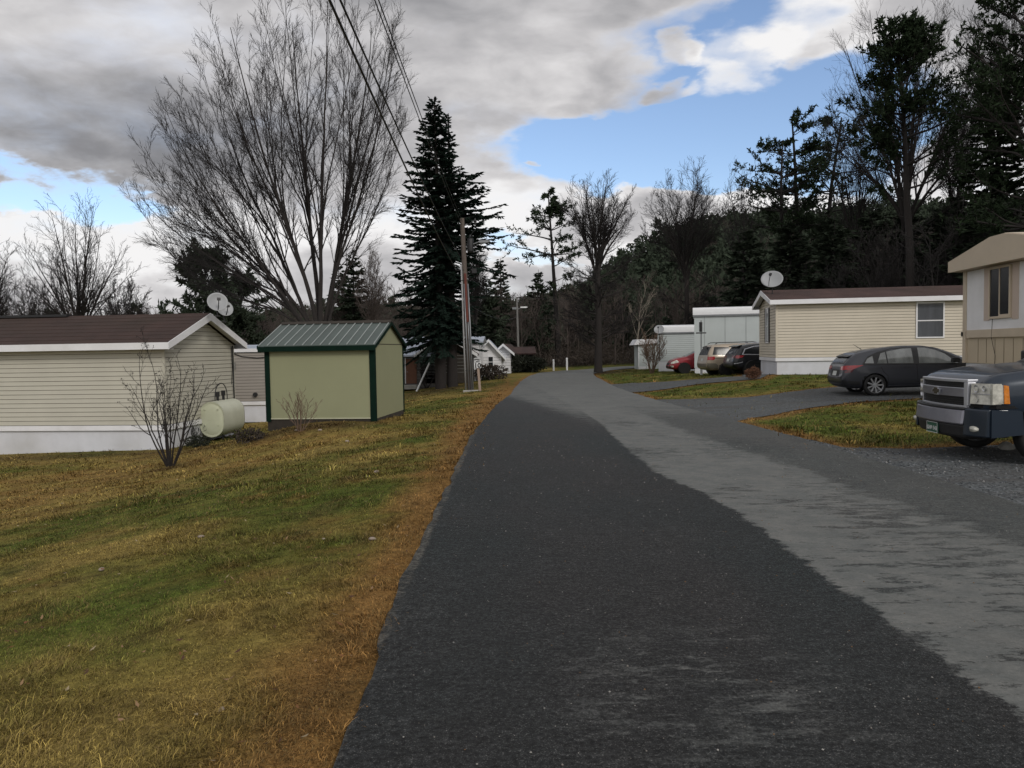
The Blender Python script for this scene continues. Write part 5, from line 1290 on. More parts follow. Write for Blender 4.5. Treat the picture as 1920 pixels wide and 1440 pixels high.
# understorey conifers that make the dark wall behind the beige home
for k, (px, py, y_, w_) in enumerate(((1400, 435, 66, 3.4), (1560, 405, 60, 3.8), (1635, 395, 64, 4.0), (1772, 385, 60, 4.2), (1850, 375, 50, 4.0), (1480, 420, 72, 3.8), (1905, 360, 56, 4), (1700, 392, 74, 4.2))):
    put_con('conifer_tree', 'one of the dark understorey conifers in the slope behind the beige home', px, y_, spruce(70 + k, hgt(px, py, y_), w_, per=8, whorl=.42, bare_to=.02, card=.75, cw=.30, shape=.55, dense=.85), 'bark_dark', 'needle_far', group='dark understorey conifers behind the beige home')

# ------------------------------------------------------------------ woods as a mass
def template_bare(seed, h):
    r = np.random.RandomState(seed); g = Geo()
    pts, rad = grow(r, np.array([[0, 0, -.5]]), np.array([[0, 0, 1.]]), np.array([h]), np.array([.15]), 6, .05, .02, .2); g.add(*tubes(pts, rad, 4))
    p, D, L_, R_ = kids(r, pts, rad, np.array([h]), 15, .25, 30, 9, .36, .55, .035, .5); pts, rad = grow(r, p, D, L_, R_, 3, .08, .05, .4); g.add(*tubes(pts, rad, 3))
    p, D, L2, R2 = kids(r, pts, rad, L_, 6, .2, 32, 9, .5, .6, .022, .5); pts, rad = grow(r, p, D, L2, R2, 2, .1, .05, .6); g.add(*tubes(pts, rad, 3))
    p, D, L2, R2 = kids(r, pts, rad, L2, 3, .2, 35, 9, .6, .6, .016, .5); pts, rad = grow(r, p, D, L2, R2, 1, .1, .05, .7); g.add(*tubes(pts, rad, 3))
    return g.get()
def template_con(seed, h, w_):
    t, c = spruce(seed, h, w_, per=6, whorl=.8, card=1.5, cw=.75, dense=.32, bare_to=.06, shape=.6); V1, F1 = c.get(); return V1, F1
def template_pine(seed, h, w_):
    t, c = pine(seed, h, w_, z0=.25, nlimb=26, tuft=1.0, dense=.7, tufts=6, top_round=.45); return c.get()
def merge(tpl, locs, scl, rot, which):
    Vs = []; Fs = []; n = 0
    for (x, y, z), s, a, w_ in zip(locs, scl, rot, which):
        V0, F0 = tpl[w_]; ca, sa = math.cos(a), math.sin(a)
        Vn = np.column_stack([(V0[:, 0] * ca - V0[:, 1] * sa) * s[0] + x, (V0[:, 0] * sa + V0[:, 1] * ca) * s[0] + y, V0[:, 2] * s[1] + z]); Vs.append(Vn); Fs.append(F0 + n); n += len(Vn)
    return np.concatenate(Vs), np.concatenate(Fs)
def template_crown(seed, q=90):
    r = np.random.RandomState(seed); d = nrm(r.normal(0, 1, (q, 3))); rr_ = r.rand(q) ** .4; c = d * rr_[:, None] * [2.2, 2.2, 4.2]; c[:, :2] *= (1 - .55 * np.clip((c[:, 2:3] + 1) / 6, 0, 1)); c[:, 2] += 5.2
    return cards(r, c, nrm(d + r.normal(0, .6, (q, 3))), nrm(r.normal(0, 1, (q, 3))), r.uniform(.9, 1.9, q), r.uniform(.5, 1.1, q))
tcr = [template_crown(k) for k in range(6)]
rw = np.random.RandomState(99)
tb = [template_bare(k, 10.) for k in range(5)]; tcn = [template_con(k, 10., 2.4) for k in range(4)] + [template_pine(k, 10., 2.6) for k in range(3)]
def wood(name, label, n, ylo, yhi, ulo, uhi, tpl, hlo, hhi, m, keep=lambda x, y: np.ones(x.shape, bool), wsc=1.0):
    y = ylo * (yhi / ylo) ** rw.rand(n); u = rw.uniform(ulo, uhi, n); x = u * y; k = keep(x, y); x, y = x[k], y[k]; n = len(x); z = T(x, y)
    s = rw.uniform(hlo, hhi, n) / 10
    V, F = merge(tpl, np.column_stack([x, y, z]), np.column_stack([s * wsc * rw.uniform(.8, 1.3, n), s]), rw.uniform(0, 6.28, n), rw.randint(0, len(tpl), n))
    tag(np_obj(name, V, F, M[m]), label, 'woodland', kind='stuff')
hid = lambda x, y: (x / y > -.62)
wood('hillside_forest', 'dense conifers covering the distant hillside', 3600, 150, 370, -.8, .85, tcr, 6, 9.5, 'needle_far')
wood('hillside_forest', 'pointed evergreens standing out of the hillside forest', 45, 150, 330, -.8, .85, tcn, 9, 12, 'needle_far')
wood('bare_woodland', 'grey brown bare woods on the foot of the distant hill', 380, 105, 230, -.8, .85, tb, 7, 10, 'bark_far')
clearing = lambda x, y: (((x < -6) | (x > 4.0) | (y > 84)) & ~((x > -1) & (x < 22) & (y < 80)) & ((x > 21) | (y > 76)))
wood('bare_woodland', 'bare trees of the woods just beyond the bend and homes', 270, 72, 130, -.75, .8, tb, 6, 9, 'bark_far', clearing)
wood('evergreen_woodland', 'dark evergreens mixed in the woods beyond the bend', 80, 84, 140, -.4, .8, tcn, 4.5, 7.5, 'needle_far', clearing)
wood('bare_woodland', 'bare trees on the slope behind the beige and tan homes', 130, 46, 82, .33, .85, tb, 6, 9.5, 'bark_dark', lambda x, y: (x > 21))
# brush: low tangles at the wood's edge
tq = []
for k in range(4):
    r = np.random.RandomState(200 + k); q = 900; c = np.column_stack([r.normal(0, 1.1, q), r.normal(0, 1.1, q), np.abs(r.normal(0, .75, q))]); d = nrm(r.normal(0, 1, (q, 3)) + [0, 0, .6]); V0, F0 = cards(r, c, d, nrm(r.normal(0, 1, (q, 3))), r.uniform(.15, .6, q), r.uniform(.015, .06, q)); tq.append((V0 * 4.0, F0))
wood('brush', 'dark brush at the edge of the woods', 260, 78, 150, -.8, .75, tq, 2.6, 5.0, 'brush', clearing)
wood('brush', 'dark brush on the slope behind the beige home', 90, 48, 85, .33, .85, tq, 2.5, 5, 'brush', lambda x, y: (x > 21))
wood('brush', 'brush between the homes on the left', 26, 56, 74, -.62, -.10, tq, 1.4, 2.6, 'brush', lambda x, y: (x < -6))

# ------------------------------------------------------------------ shrubs
def shrub(label, px, py, h, seed, stems, spread, r0, mt='bark', buds=True, dens=6, name='bare_shrub', lens=.45, tw=.004, upf=.03):
    g_ = G(px, py); r = np.random.RandomState(seed); tr = Geo(); cr = Geo()
    az = np.linspace(0, 6.28, stems, endpoint=False) + r.uniform(-.3, .3, stems); el = np.radians(r.uniform(90 - spread, 84, stems))
    D = np.column_stack([np.cos(az) * np.cos(el), np.sin(az) * np.cos(el), np.sin(el)]); P0 = np.column_stack([np.cos(az) * r0 * 2.2, np.sin(az) * r0 * 2.2, np.full(stems, -.05)])
    L_ = h * r.uniform(.75, 1.08, stems); pts, rad = grow(r, P0, D, L_, np.full(stems, r0), 9, .07, upf, .18); tr.add(*tubes(pts, rad, 6))
    p, D, L2, R2 = kids(r, pts, rad, L_, dens, .25, 32, 9, lens, .6, tw * 1.3, .6); pts, rad = grow(r, p, D, L2, R2, 6, .08, .09, .35); cr.add(*tubes(pts, rad, 4))
    p, D, L3, R3 = kids(r, pts, rad, L2, 5, .25, 34, 10, .42, .6, tw, .5); pts, rad = grow(r, p, D, L3, R3, 3, .10, .10, .6); cr.add(*tubes(pts, rad, 3))
    if buds:
        B = len(pts); idx = np.arange(B)[r.rand(B) < .55]; idx = np.repeat(idx, 3); q = len(idx); c = pts[idx, -1] - (pts[idx, -1] - pts[idx, -2]) * r.uniform(0, 1.2, q)[:, None]
        d = nrm(pts[idx, -1] - pts[idx, -2] + r.normal(0, .35, (q, 3))); cr.add(*cards(r, c, d, nrm(r.normal(0, 1, (q, 3))), r.uniform(.03, .065, q), np.full(q, .016)))
    t = thing(name, label, 'shrub', (g_[0], g_[1], Tz(*g_))); np_obj('stem', *tr.get(), M[mt], t, smooth=True); np_obj('crown', *cr.get(), M['bark_dark'] if mt == 'bark' else M[mt], t); return t
shrub('many stemmed bare shrub on the lawn before the cream home', 320, 874, 2.45, 5, 11, 34, .021, dens=6, upf=.045, lens=.34, tw=.0036)
M['twig_tan'] = mat('tan_twigs', (.15, .10, .07), .9, .3, 6)
shrub('small bare bush in front of the olive shed', 563, 808, .92, 9, 9, 42, .013, 'twig_tan', buds=False, dens=7, lens=.35, tw=.0035)
shrub('bare bush climbing the end of the low pale grey home', 1222, 700, 2.6, 15, 16, 26, .03, 'twig_tan', buds=False, dens=8, name='bare_shrub', tw=.012)
shrub('tangled bare bush right of the shed by the leaning plank', 800, 728, 2.5, 17, 14, 36, .022, 'bark', buds=False, dens=8, tw=.009)
shrub('bare bush in front of the white homes by the utility pole', 872, 712, 3.0, 19, 12, 36, .03, 'bark', buds=False, dens=8, tw=.014)
shrub('weedy stalks at the foot of the cream home by the oil tank', 362, 832, .62, 23, 14, 30, .006, 'bark', buds=False, dens=5, tw=.004)
def leafy(label, px, py, w_, h, seed, mt, n=1500, card=.10, name='bush', Y=None):
    g_ = G(px, py) if Y is None else (P(px, py, Y).x, Y); r = np.random.RandomState(seed); d = nrm(r.normal(0, 1, (n, 3))); rad = r.rand(n) ** .35 * (1 + .25 * np.sin(d[:, 0] * 5 + seed) * np.cos(d[:, 1] * 4))
    c = d * rad[:, None] * [w_ / 2, w_ / 2 * .8, h / 2] + [0, 0, h * .48]; V, F = cards(r, c, nrm(d + r.normal(0, .7, (n, 3))), nrm(r.normal(0, 1, (n, 3))), card * r.uniform(.5, 1.4, n), card * .6 * r.uniform(.5, 1.3, n))
    t = thing(name, label, 'bush', (g_[0], g_[1], Tz(*g_))); np_obj('foliage', V, F, M[mt], t)
    rr = Geo(); az = r.uniform(0, 6.28, 7); p0 = np.zeros((7, 3)); pts, rd = grow(r, p0, np.column_stack([np.cos(az) * .5, np.sin(az) * .5, np.ones(7)]), np.full(7, h * .8), np.full(7, .02 * h), 4, .1, 0, .3); rr.add(*tubes(pts, rd, 4)); np_obj('stem', *rr.get(), M['bark'], t); return t
leafy('rusty brown low bush at the corner of the beige home behind the black car', 1412, 711, .62, .50, 1, 'rust_bush', 1400, .06)
leafy('dark green rounded hedge bush left of the bend', 955, 699, 3.2, 1.7, 2, 'shrub_green', 2600, .22)
leafy('dark green hedge bush right of the rounded one at the bend', 992, 698, 2.6, 1.4, 3, 'shrub_green', 2200, .22)
leafy('brownish low bush in front of the pale frosted roof house', 918, 712, 2.2, 1.0, 4, 'brush', 1500, .18)
leafy('dark bush under the spruce right of the leaning plank', 830, 722, 2.2, 1.7, 5, 'shrub_green', 2200, .18)
leafy('low red brown weeds at the right foot of the oil tank', 468, 828, .8, .30, 6, 'brush', 700, .07)
leafy('low dark weeds at the left foot of the oil tank', 372, 838, .7, .32, 7, 'shrub_green', 600, .08)
# ------------------------------------------------------------------ vehicles
def interp(tab, x):
    xs = [t[0] for t in tab]; return float(np.interp(x, xs, [t[1] for t in tab]))

class Car:
    """lofted body: x forward, y left, z up. Tables give roof line, belt line, sill and plan width along x."""
    def __init__(s, name, label, cat, top, belt, sill, plan, wheels, wr, hw, tumble, paint_, group=None, crown=.05, arch=1.11, rim='alloy', spokes=10, roof_in=.06, low_mat=None):
        s.hw = hw; s.top = top; s.belt = belt
        x0, x1 = top[0][0], top[-1][0]
        xs = sorted(set([round(v, 4) for v in list(np.linspace(x0, x1, 40)) + [t[0] for t in top]]))
        xs = [x for i, x in enumerate(xs) if i == 0 or x - xs[i-1] > .02]
        rings = []
        for x in xs:
            w = hw * interp(plan, x); zb = interp(sill, x); zt = interp(top, x); zl = min(interp(belt, x), zt - .035); h = zt - zl
            yb = w - .035; yt = max(yb - tumble * h - roof_in * min(1, h / .2), .3 * w)
            mid = zb + (zl - zb) * .5
            pts = [(0, zb), (w - .18, zb), (w - .035, zb + .06), (w - .006, zb + .20), (w, mid), (w - .004, zl - .10), (w - .018, zl - .035), (yb, zl), (yb - (yb - yt) * .5, zl + h * .45), (yt, zl + h * .86), (yt * .86, zl + h * (.97)), (yt * .5, zt - crown * .15), (0, zt)]
            rings.append([(x, y, z) for y, z in pts] + [(x, -y, z) for y, z in pts[-2:0:-1]])
        n = len(rings[0]); vs = [p for r_ in rings for p in r_]; fs = []
        for i in range(len(rings) - 1):
            for k in range(n): fs.append((i*n + k, i*n + (k+1) % n, (i+1)*n + (k+1) % n, (i+1)*n + k))
        for e in (0, len(rings) - 1):      # rounded ends
            c0 = rings[e]; dx = -.035 if e == 0 else .035; ins = []
            zc = sum(p[2] for p in c0) / n
            for p in c0: ins.append((p[0] + dx, p[1] * .93, zc + (p[2] - zc) * .92))
            b = len(vs); vs += ins
            for k in range(n): fs.append((e*n + k, e*n + (k+1) % n, b + (k+1) % n, b + k))
            fs.append(tuple(b + k for k in range(n)))
        me = bpy.data.meshes.new('body'); me.from_pydata(vs, [], fs); bm = bmesh.new(); bm.from_mesh(me); bmesh.ops.recalc_face_normals(bm, faces=bm.faces); bm.to_mesh(me); bm.free()
        tmp = bpy.data.objects.new('tmp', me); C.objects.link(tmp)
        sb_ = tmp.modifiers.new('s', 'SUBSURF'); sb_.levels = 1; sb_.render_levels = 1
        cut = []
        for wx in wheels:
            for sy in (-1, 1):
                m = MB(); m.lathe([(0, -.16), (wr * arch, -.16), (wr * arch, .35), (0, .35)], 40, 'y'); m.v = [(a + wx, b + sy * (hw - .10) if sy > 0 else b * 1 + sy * (hw - .10) - .19, c + wr) for a, b, c in m.v]
                o = m.build('cut', M['void']); cut.append(o)
                bo = tmp.modifiers.new('b', 'BOOLEAN'); bo.object = o; bo.operation = 'DIFFERENCE'; bo.solver = 'EXACT'
        me.materials.append(M[paint_]); me.materials.append(M['void'])
        bpy.context.view_layer.update(); dg = bpy.context.evaluated_depsgraph_get()
        res = bpy.data.meshes.new_from_object(tmp.evaluated_get(dg)); bpy.data.objects.remove(tmp)
        for o in cut: bpy.data.objects.remove(o)
        s.t = thing(name, label, cat, group=group)
        res.name = 'body'; s.body = bpy.data.objects.new('body', res); C.objects.link(s.body); s.body.parent = s.t
        if len(res.materials) < 2: res.materials.append(M['void'])
        # wells dark: faces whose centre lies inside an arch radius and inboard
        for p in res.polygons:
            p.use_smooth = True; c = p.center
            for wx in wheels:
                if math.hypot(c.x - wx, c.z - wr) < wr * arch + .012 and abs(c.y) < hw - .012 and c.z < wr * (1 + arch) + .02 and (abs(p.normal.y) > .9 or abs(math.hypot(c.x - wx, c.z - wr) - wr * arch) < .015): p.material_index = 1
        try:
            res.set_sharp_from_angle(angle=R(38))
        except Exception: pass
        bm = bmesh.new(); bm.from_mesh(res); s.bvh = BVHTree.FromBMesh(bm); bm.free()
        for wx in wheels:
            for sy in (-1, 1): s.wheel(wx, sy * (hw - .115), wr, rim, spokes)
    def wheel(s, x, y, r, rim, spokes):
        sy = 1 if y > 0 else -1; wd = .105
        m = MB(); m.lathe([(0, -.02), (r * .5, -.02), (r * .5, .03), (0, .03)], 20, 'y'); w = m.build('wheel', M['alloy_dark'], s.t); w.location = (x, y, r)
        m = MB(); m.lathe([(r * .75, -wd), (r * .90, -wd), (r * .985, -wd * .8), (r, -wd * .4), (r, wd * .4), (r * .985, wd * .8), (r * .90, wd), (r * .76, wd * .95), (r * .74, wd * .6), (r * .73, -wd)], 36, 'y'); m.build('tyre', M['rubber'], w, smooth=True)
        m = MB(); yo = sy * wd * .75
        m.lathe([(r * .765, yo + sy * .012), (r * .72, yo + sy * .006), (r * .70, yo - sy * .05), (r * .74, yo - sy * .06)], 36, 'y')
        m.lathe([(0, yo + sy * .01), (r * .13, yo + sy * .008), (r * .15, yo - sy * .03)], 18, 'y')
        for k in range(spokes):
            a = 2 * math.pi * k / spokes; ca, sa = math.cos(a), math.sin(a)
            def q(rr, w_, yy): return (ca * rr - sa * w_, yy, sa * rr + ca * w_)
            w1, w2 = r * .050, r * .078 * 8 / max(spokes, 8)
            m.add([q(r*.10, -w1, yo - sy*.004), q(r*.10, w1, yo - sy*.004), q(r*.72, w2, yo + sy*.002), q(r*.72, -w2, yo + sy*.002), q(r*.10, -w1, yo - sy*.03), q(r*.10, w1, yo - sy*.03), q(r*.72, w2, yo - sy*.03), q(r*.72, -w2, yo - sy*.03)],
                  [(0,1,2,3), (4,7,6,5), (0,4,5,1), (1,5,6,2), (2,6,7,3), (3,7,4,0)])
        m.build('rim', M[rim], w)
    def decal(s, name, poly, axis, mt, off=.006, parent=None, step=.07, sides=(1,), label=None, relief=0):
        """patch of the body's own surface: poly given in (x,z) for axis 'y', (y,z) for axis 'x', (x,y) for 'z'"""
        out = []
        for sd in sides:
            P2 = [Vector(p) for p in poly]; d = []
            for i in range(len(P2)):
                a, b = P2[i], P2[(i+1) % len(P2)]; k = max(1, int((b - a).length / step))
                d += [a.lerp(b, j / k) for j in range(k)]
            a_ = np.array([tuple(p) for p in d]); lo, hi = a_.min(0), a_.max(0); g = []
            xs = np.arange(lo[0] + step/2, hi[0], step); ys = np.arange(lo[1] + step/2, hi[1], step)
            if len(xs) and len(ys):
                X_, Y_ = np.meshgrid(xs, ys); X_, Y_ = X_.ravel(), Y_.ravel(); ok = inside(a_, X_, Y_) & (dist(a_, X_, Y_) > step * .25); g = [Vector(q) for q in zip(X_[ok], Y_[ok])]
            n = len(d); r = geometry.delaunay_2d_cdt(d + g, [(i, (i+1) % n) for i in range(n)], [], 1, 1e-5)
            V = []
            for v in r[0]:
                if axis == 'y': o, dr = Vector((v.x, 3 * sd, v.y)), Vector((0, -sd, 0))
                elif axis == 'x': o, dr = Vector((5 * sd, v.x, v.y)), Vector((-sd, 0, 0))
                else: o, dr = Vector((v.x, v.y, 4)), Vector((0, 0, -1))
                h = s.bvh.ray_cast(o, dr)
                if h[0] is None: V.append(None)
                else:
                    nn = h[1] if h[1].dot(dr) < 0 else -h[1]; V.append(h[0] + nn * off)
            F = [f for f in r[2] if all(V[i] is not None for i in f)]
            m = MB(); m.add([v if v is not None else (0, 0, 0) for v in V], F)
            if not F: continue
            o = m.build(name, mt if not isinstance(mt, str) else M[mt], parent or s.t, smooth=True)
            if label: o['label'] = label
            out.append(o)
        return out
    def strip(s, name, pts, axis, mt, w=.012, off=.005, sides=(1,), parent=None):
        """thin line on the body following pts"""
        P2 = [Vector(p) for p in pts]; up = []; dn = []
        for i, p in enumerate(P2):
            t = (P2[min(i+1, len(P2)-1)] - P2[max(i-1, 0)]).normalized(); nn = Vector((-t.y, t.x)) * w/2; up.append(p + nn); dn.append(p - nn)
        return s.decal(name, up + dn[::-1], axis, mt, off, parent, .10, sides)
    def place(s, x, y, deg, z=None):
        s.t.location = (x, y, Tz(x, y) + .012 if z is None else z); s.t.rotation_euler = (0, 0, R(deg)); return s

# ---------- grey hatchback
top = [(-2.23, .62), (-2.20, .80), (-2.14, 1.00), (-2.06, 1.09), (-1.93, 1.215), (-1.80, 1.30), (-1.4, 1.385), (-.9, 1.44), (-.3, 1.48), (.2, 1.465), (.55, 1.40), (.95, 1.235), (1.30, 1.055), (1.45, 1.0), (1.8, .93), (2.05, .84), (2.18, .72), (2.23, .60)]
belt = [(-2.3, .62), (-2.20, .74), (-2.12, .86), (-2.0, .965), (-1.5, .96), (.3, .92), (1.25, .90), (1.5, .90), (2.0, .78), (2.3, .60)]
sill = [(-2.23, .36), (-2.05, .24), (-1.6, .20), (1.7, .19), (2.1, .22), (2.23, .32)]
plan = [(-2.23, .80), (-2.10, .90), (-1.85, .965), (-1.3, 1.0), (1.2, 1.0), (1.8, .95), (2.05, .86), (2.23, .70)]
sub = Car('hatchback_car', 'dark grey hatchback parked sideways in front of the beige home', 'car', top, belt, sill, plan, (-1.34, 1.33), .325, .885, .30, 'paint_grey', spokes=9)
M['glass_see'] = mat('tinted_side_glass', (.17, .18, .175), .05, .45, 2.5, spec=.9, streak=(1, 1, .3))
fr = dict(axis='y', mt='glass_see', off=.007, sides=(1, -1))
side = [('quarter', [(-1.62, .985), (-1.36, .975), (-1.36, 1.20), (-1.52, 1.12)]), ('rear', [(-1.27, .965), (-.98, .96), (-.98, 1.30), (-1.12, 1.26)]), ('rear2', [(-.945, .96), (-.22, .94), (-.20, 1.385), (-.5, 1.375), (-.945, 1.31)]), ('front', [(-.06, .935), (1.05, .905), (.72, 1.19), (.48, 1.31), (.2, 1.385), (-.02, 1.395)])]
sub.decal('window_surround', [(-1.70, .955), (1.36, .865), (.85, 1.20), (.52, 1.345), (.2, 1.425), (-.3, 1.435), (-.8, 1.40), (-1.2, 1.31), (-1.5, 1.185)], 'y', 'plastic', .004, sides=(1, -1))
for _, pl in side: sub.decal('side_window', pl, 'y', M['glass_see'], .010, sides=(1, -1))
sub.decal('windshield', [(-.58, .985), (.58, .985), (.52, 1.36), (-.52, 1.36)], 'x', 'dark_glass', .006)
sub.decal('rear_window', [(-.56, .98), (.56, .98), (.50, 1.24), (-.50, 1.24)], 'x', 'dark_glass', .008, sides=(-1,))
m = MB(); m.prism([(-2.02, 1.205), (-1.74, 1.295), (-1.72, 1.25), (-1.99, 1.18)], -.52, .52, 'y'); m.build('roof_spoiler', M['paint_grey'], sub.t, bevel=.008)
for sd in (1, -1):
    sub.decal('tail_light', [(-2.22, .80), (-2.13, .93), (-1.66, .935), (-1.86, .86), (-2.02, .80)], 'y', 'red_lens', .010, sides=(sd,))
    sub.decal('tail_light_lower', [(-2.22, .70), (-2.20, .80), (-2.02, .80), (-1.92, .83), (-2.0, .73)], 'y', 'red_lens_dark', .009, sides=(sd,))
sub.decal('tail_light_inner', [(.42, .80), (.74, .80), (.74, .93), (.40, .90)], 'x', 'red_lens', .009, sides=(-1,)); sub.decal('tail_light_inner', [(-.42, .80), (-.74, .80), (-.74, .93), (-.40, .90)], 'x', 'red_lens', .009, sides=(-1,))
sub.decal('plate_recess', [(-.38, .60), (.38, .60), (.34, .80), (-.34, .80)], 'x', 'plastic', .005, sides=(-1,)); sub.decal('licence_plate', [(-.17, .62), (.17, .62), (.17, .76), (-.17, .76)], 'x', 'plate_white', .012, sides=(-1,))
sub.decal('bumper_lower', [(-2.24, .25), (-1.78, .25), (-1.76, .44), (-2.24, .50)], 'y', 'plastic', .004, sides=(1, -1)); sub.decal('bumper_lower', [(-.75, .30), (.75, .30), (.75, .46), (-.75, .46)], 'x', 'plastic', .004, sides=(-1,))
sub.decal('headlight', [(1.72, .70), (2.12, .66), (2.14, .76), (1.80, .86)], 'y', 'clear_lens', .008, sides=(1, -1))
for pts in ([(-.14, 1.40), (-.14, .90), (-.12, .5), (-.10, .27)], [(.98, .86), (1.0, .6), (.92, .27)], [(-1.20, .95), (-1.10, .72), (-.98, .60), (-.96, .30)]): sub.strip('door_seam', pts, 'y', 'void', .010, .004, (1, -1))
for xa in (-.38, .70): sub.decal('door_handle', [(xa - .10, .835), (xa + .10, .825), (xa + .10, .855), (xa - .10, .865)], 'y', 'paint_grey', .022, sides=(1, -1))
sub.strip('belt_moulding', [(-1.66, .948), (-.3, .925), (1.28, .875)], 'y', 'plastic', .022, .012, (1, -1)); sub.strip('sill_highlight', [(-.95, .30), (.9, .285)], 'y', 'chrome_dull', .014, .006, (1, -1))
sub.decal('fuel_door', [(-1.72, .66), (-1.56, .66), (-1.54, .80), (-1.70, .80)], 'y', 'paint_grey', .006, sides=(-1,))
for sd in (1, -1):
    m = MB(); m.prism([(.80, .95), (1.0, .93), (1.04, 1.02), (.98, 1.08), (.82, 1.08)], sd * .90, sd * 1.06, 'y'); m.build('side_mirror', M['plastic'], sub.t, bevel=.02)
m = MB(); m.tube([(-1.42, 0, 1.40), (-1.66, 0, 1.56)], [.012, .004], 6); m.build('antenna', M['plastic'], sub.t)
pr_ = P(1640, 742, 22.9)
a0 = -5.0
sub.place(pr_.x + 1.34 * math.cos(R(a0)) - .8 * math.sin(R(a0)) * 1, pr_.y + 1.34 * math.sin(R(a0)) + .8, a0); sub.t.rotation_euler = (0, R(-1.3), R(a0)); sub.t.location.z += .02

# ---------- champagne minivan
top = [(-2.55, .70), (-2.52, .95), (-2.44, 1.20), (-2.30, 1.50), (-2.15, 1.66), (-1.6, 1.72), (-.6, 1.755), (.4, 1.73), (.9, 1.62), (1.4, 1.34), (1.75, 1.12), (2.2, .98), (2.45, .84), (2.55, .65)]
belt = [(-2.6, .7), (-2.50, .9), (-2.42, 1.06), (-2.2, 1.08), (1.2, 1.03), (1.7, .98), (2.3, .86), (2.6, .6)]
sill = [(-2.55, .38), (-2.35, .27), (2.2, .22), (2.55, .35)]; plan = [(-2.55, .84), (-2.4, .93), (-2.1, .98), (-1.5, 1), (1.6, 1), (2.2, .93), (2.55, .70)]
van = Car('minivan', 'champagne coloured minivan parked behind the black car', 'minivan', top, belt, sill, plan, (-1.55, 1.45), .335, .98, .22, 'paint_gold', spokes=7)
for pl in ([(-2.24, 1.12), (-1.30, 1.10), (-1.28, 1.52), (-2.10, 1.54)], [(-1.22, 1.10), (-.15, 1.08), (-.15, 1.56), (-1.20, 1.53)], [(-.06, 1.08), (1.15, 1.05), (.72, 1.48), (.4, 1.56), (-.06, 1.56)]): van.decal('side_window', pl, 'y', 'dark_glass', .008, sides=(1, -1))
van.decal('rear_window', [(-.72, 1.10), (.72, 1.10), (.64, 1.55), (-.64, 1.55)], 'x', 'dark_glass', .008, sides=(-1,)); van.decal('windshield', [(-.7, 1.15), (.7, 1.15), (.62, 1.6), (-.62, 1.6)], 'x', 'dark_glass', .006)
van.decal('tail_light', [(-2.50, .84), (-2.47, 1.03), (-2.16, 1.03), (-2.10, .94), (-2.18, .84)], 'y', 'red_lens', .010, sides=(1, -1))
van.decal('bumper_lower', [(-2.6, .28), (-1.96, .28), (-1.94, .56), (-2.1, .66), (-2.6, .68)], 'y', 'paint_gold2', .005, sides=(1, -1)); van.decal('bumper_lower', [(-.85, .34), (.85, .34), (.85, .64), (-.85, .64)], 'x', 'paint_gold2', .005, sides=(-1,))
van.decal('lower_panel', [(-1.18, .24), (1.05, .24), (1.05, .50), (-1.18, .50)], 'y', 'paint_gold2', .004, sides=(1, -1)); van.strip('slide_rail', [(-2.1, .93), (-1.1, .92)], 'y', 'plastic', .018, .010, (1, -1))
van.strip('door_seam', [(-.10, 1.5), (-.10, .3)], 'y', 'void', .012, .005, (1, -1)); van.strip('door_seam', [(-1.26, 1.5), (-1.26, .95), (-1.15, .6), (-1.12, .3)], 'y', 'void', .012, .005, (1, -1))
for sd in (1, -1):
    m = MB(); m.tube([(-2.0, sd * .62, 1.70), (-1.85, sd * .62, 1.775), (0.1, sd * .62, 1.80), (.3, sd * .62, 1.755)], .022, 6); m.build('roof_rail', M['plastic'], van.t)
    m = MB(); m.prism([(1.0, 1.06), (1.15, 1.06), (1.15, 1.22), (1.0, 1.22)], sd * 1.0, sd * 1.16, 'y'); m.build('side_mirror', M['paint_gold'], van.t, bevel=.02)
m = MB(); m.prism([(-2.46, 1.50), (-2.30, 1.56), (-2.26, 1.62), (-2.48, 1.55)], -.1, .1, 'y'); m.build('wiper', M['plastic'], van.t)
van.decal('licence_plate', [(-.17, .78), (.17, .78), (.17, .92), (-.17, .92)], 'x', 'plate_white', .01, sides=(-1,))
pr_ = P(1357, 708, 41.2); van.place(pr_.x + 1.55, pr_.y + .95, 4)

# ---------- black crossover
top = [(-2.3, .72), (-2.27, .95), (-2.18, 1.10), (-2.02, 1.32), (-1.86, 1.52), (-1.4, 1.60), (-.5, 1.655), (.2, 1.63), (.7, 1.50), (1.15, 1.22), (1.35, 1.10), (1.9, 1.02), (2.15, .92), (2.3, .7)]
belt = [(-2.4, .7), (-2.22, .95), (-2.1, 1.06), (-1.5, 1.06), (1.0, .98), (1.4, .98), (2.0, .88), (2.4, .6)]
sill = [(-2.3, .42), (-2.1, .30), (1.9, .26), (2.3, .4)]; plan = [(-2.3, .82), (-2.15, .92), (-1.85, .98), (-1.3, 1), (1.4, 1), (1.9, .94), (2.3, .70)]
blk = Car('crossover_car', 'glossy black crossover parked at the corner of the beige home', 'car', top, belt, sill, plan, (-1.40, 1.32), .37, .93, .28, 'paint_black', spokes=9)
blk.decal('window_surround', [(-1.9, 1.075), (1.05, .99), (.66, 1.36), (.3, 1.51), (-.4, 1.545), (-1.2, 1.50), (-1.72, 1.36)], 'y', 'chrome', .004, sides=(1, -1))
blk.decal('side_window', [(-1.82, 1.10), (.98, 1.02), (.62, 1.34), (.28, 1.47), (-.4, 1.52), (-1.2, 1.47), (-1.68, 1.33)], 'y', 'dark_glass', .009, sides=(1, -1))
blk.decal('rear_window', [(-.62, 1.12), (.62, 1.12), (.54, 1.44), (-.54, 1.44)], 'x', 'pane_light', .008, sides=(-1,)); blk.decal('windshield', [(-.6, 1.12), (.6, 1.12), (.54, 1.5), (-.54, 1.5)], 'x', 'dark_glass', .006)
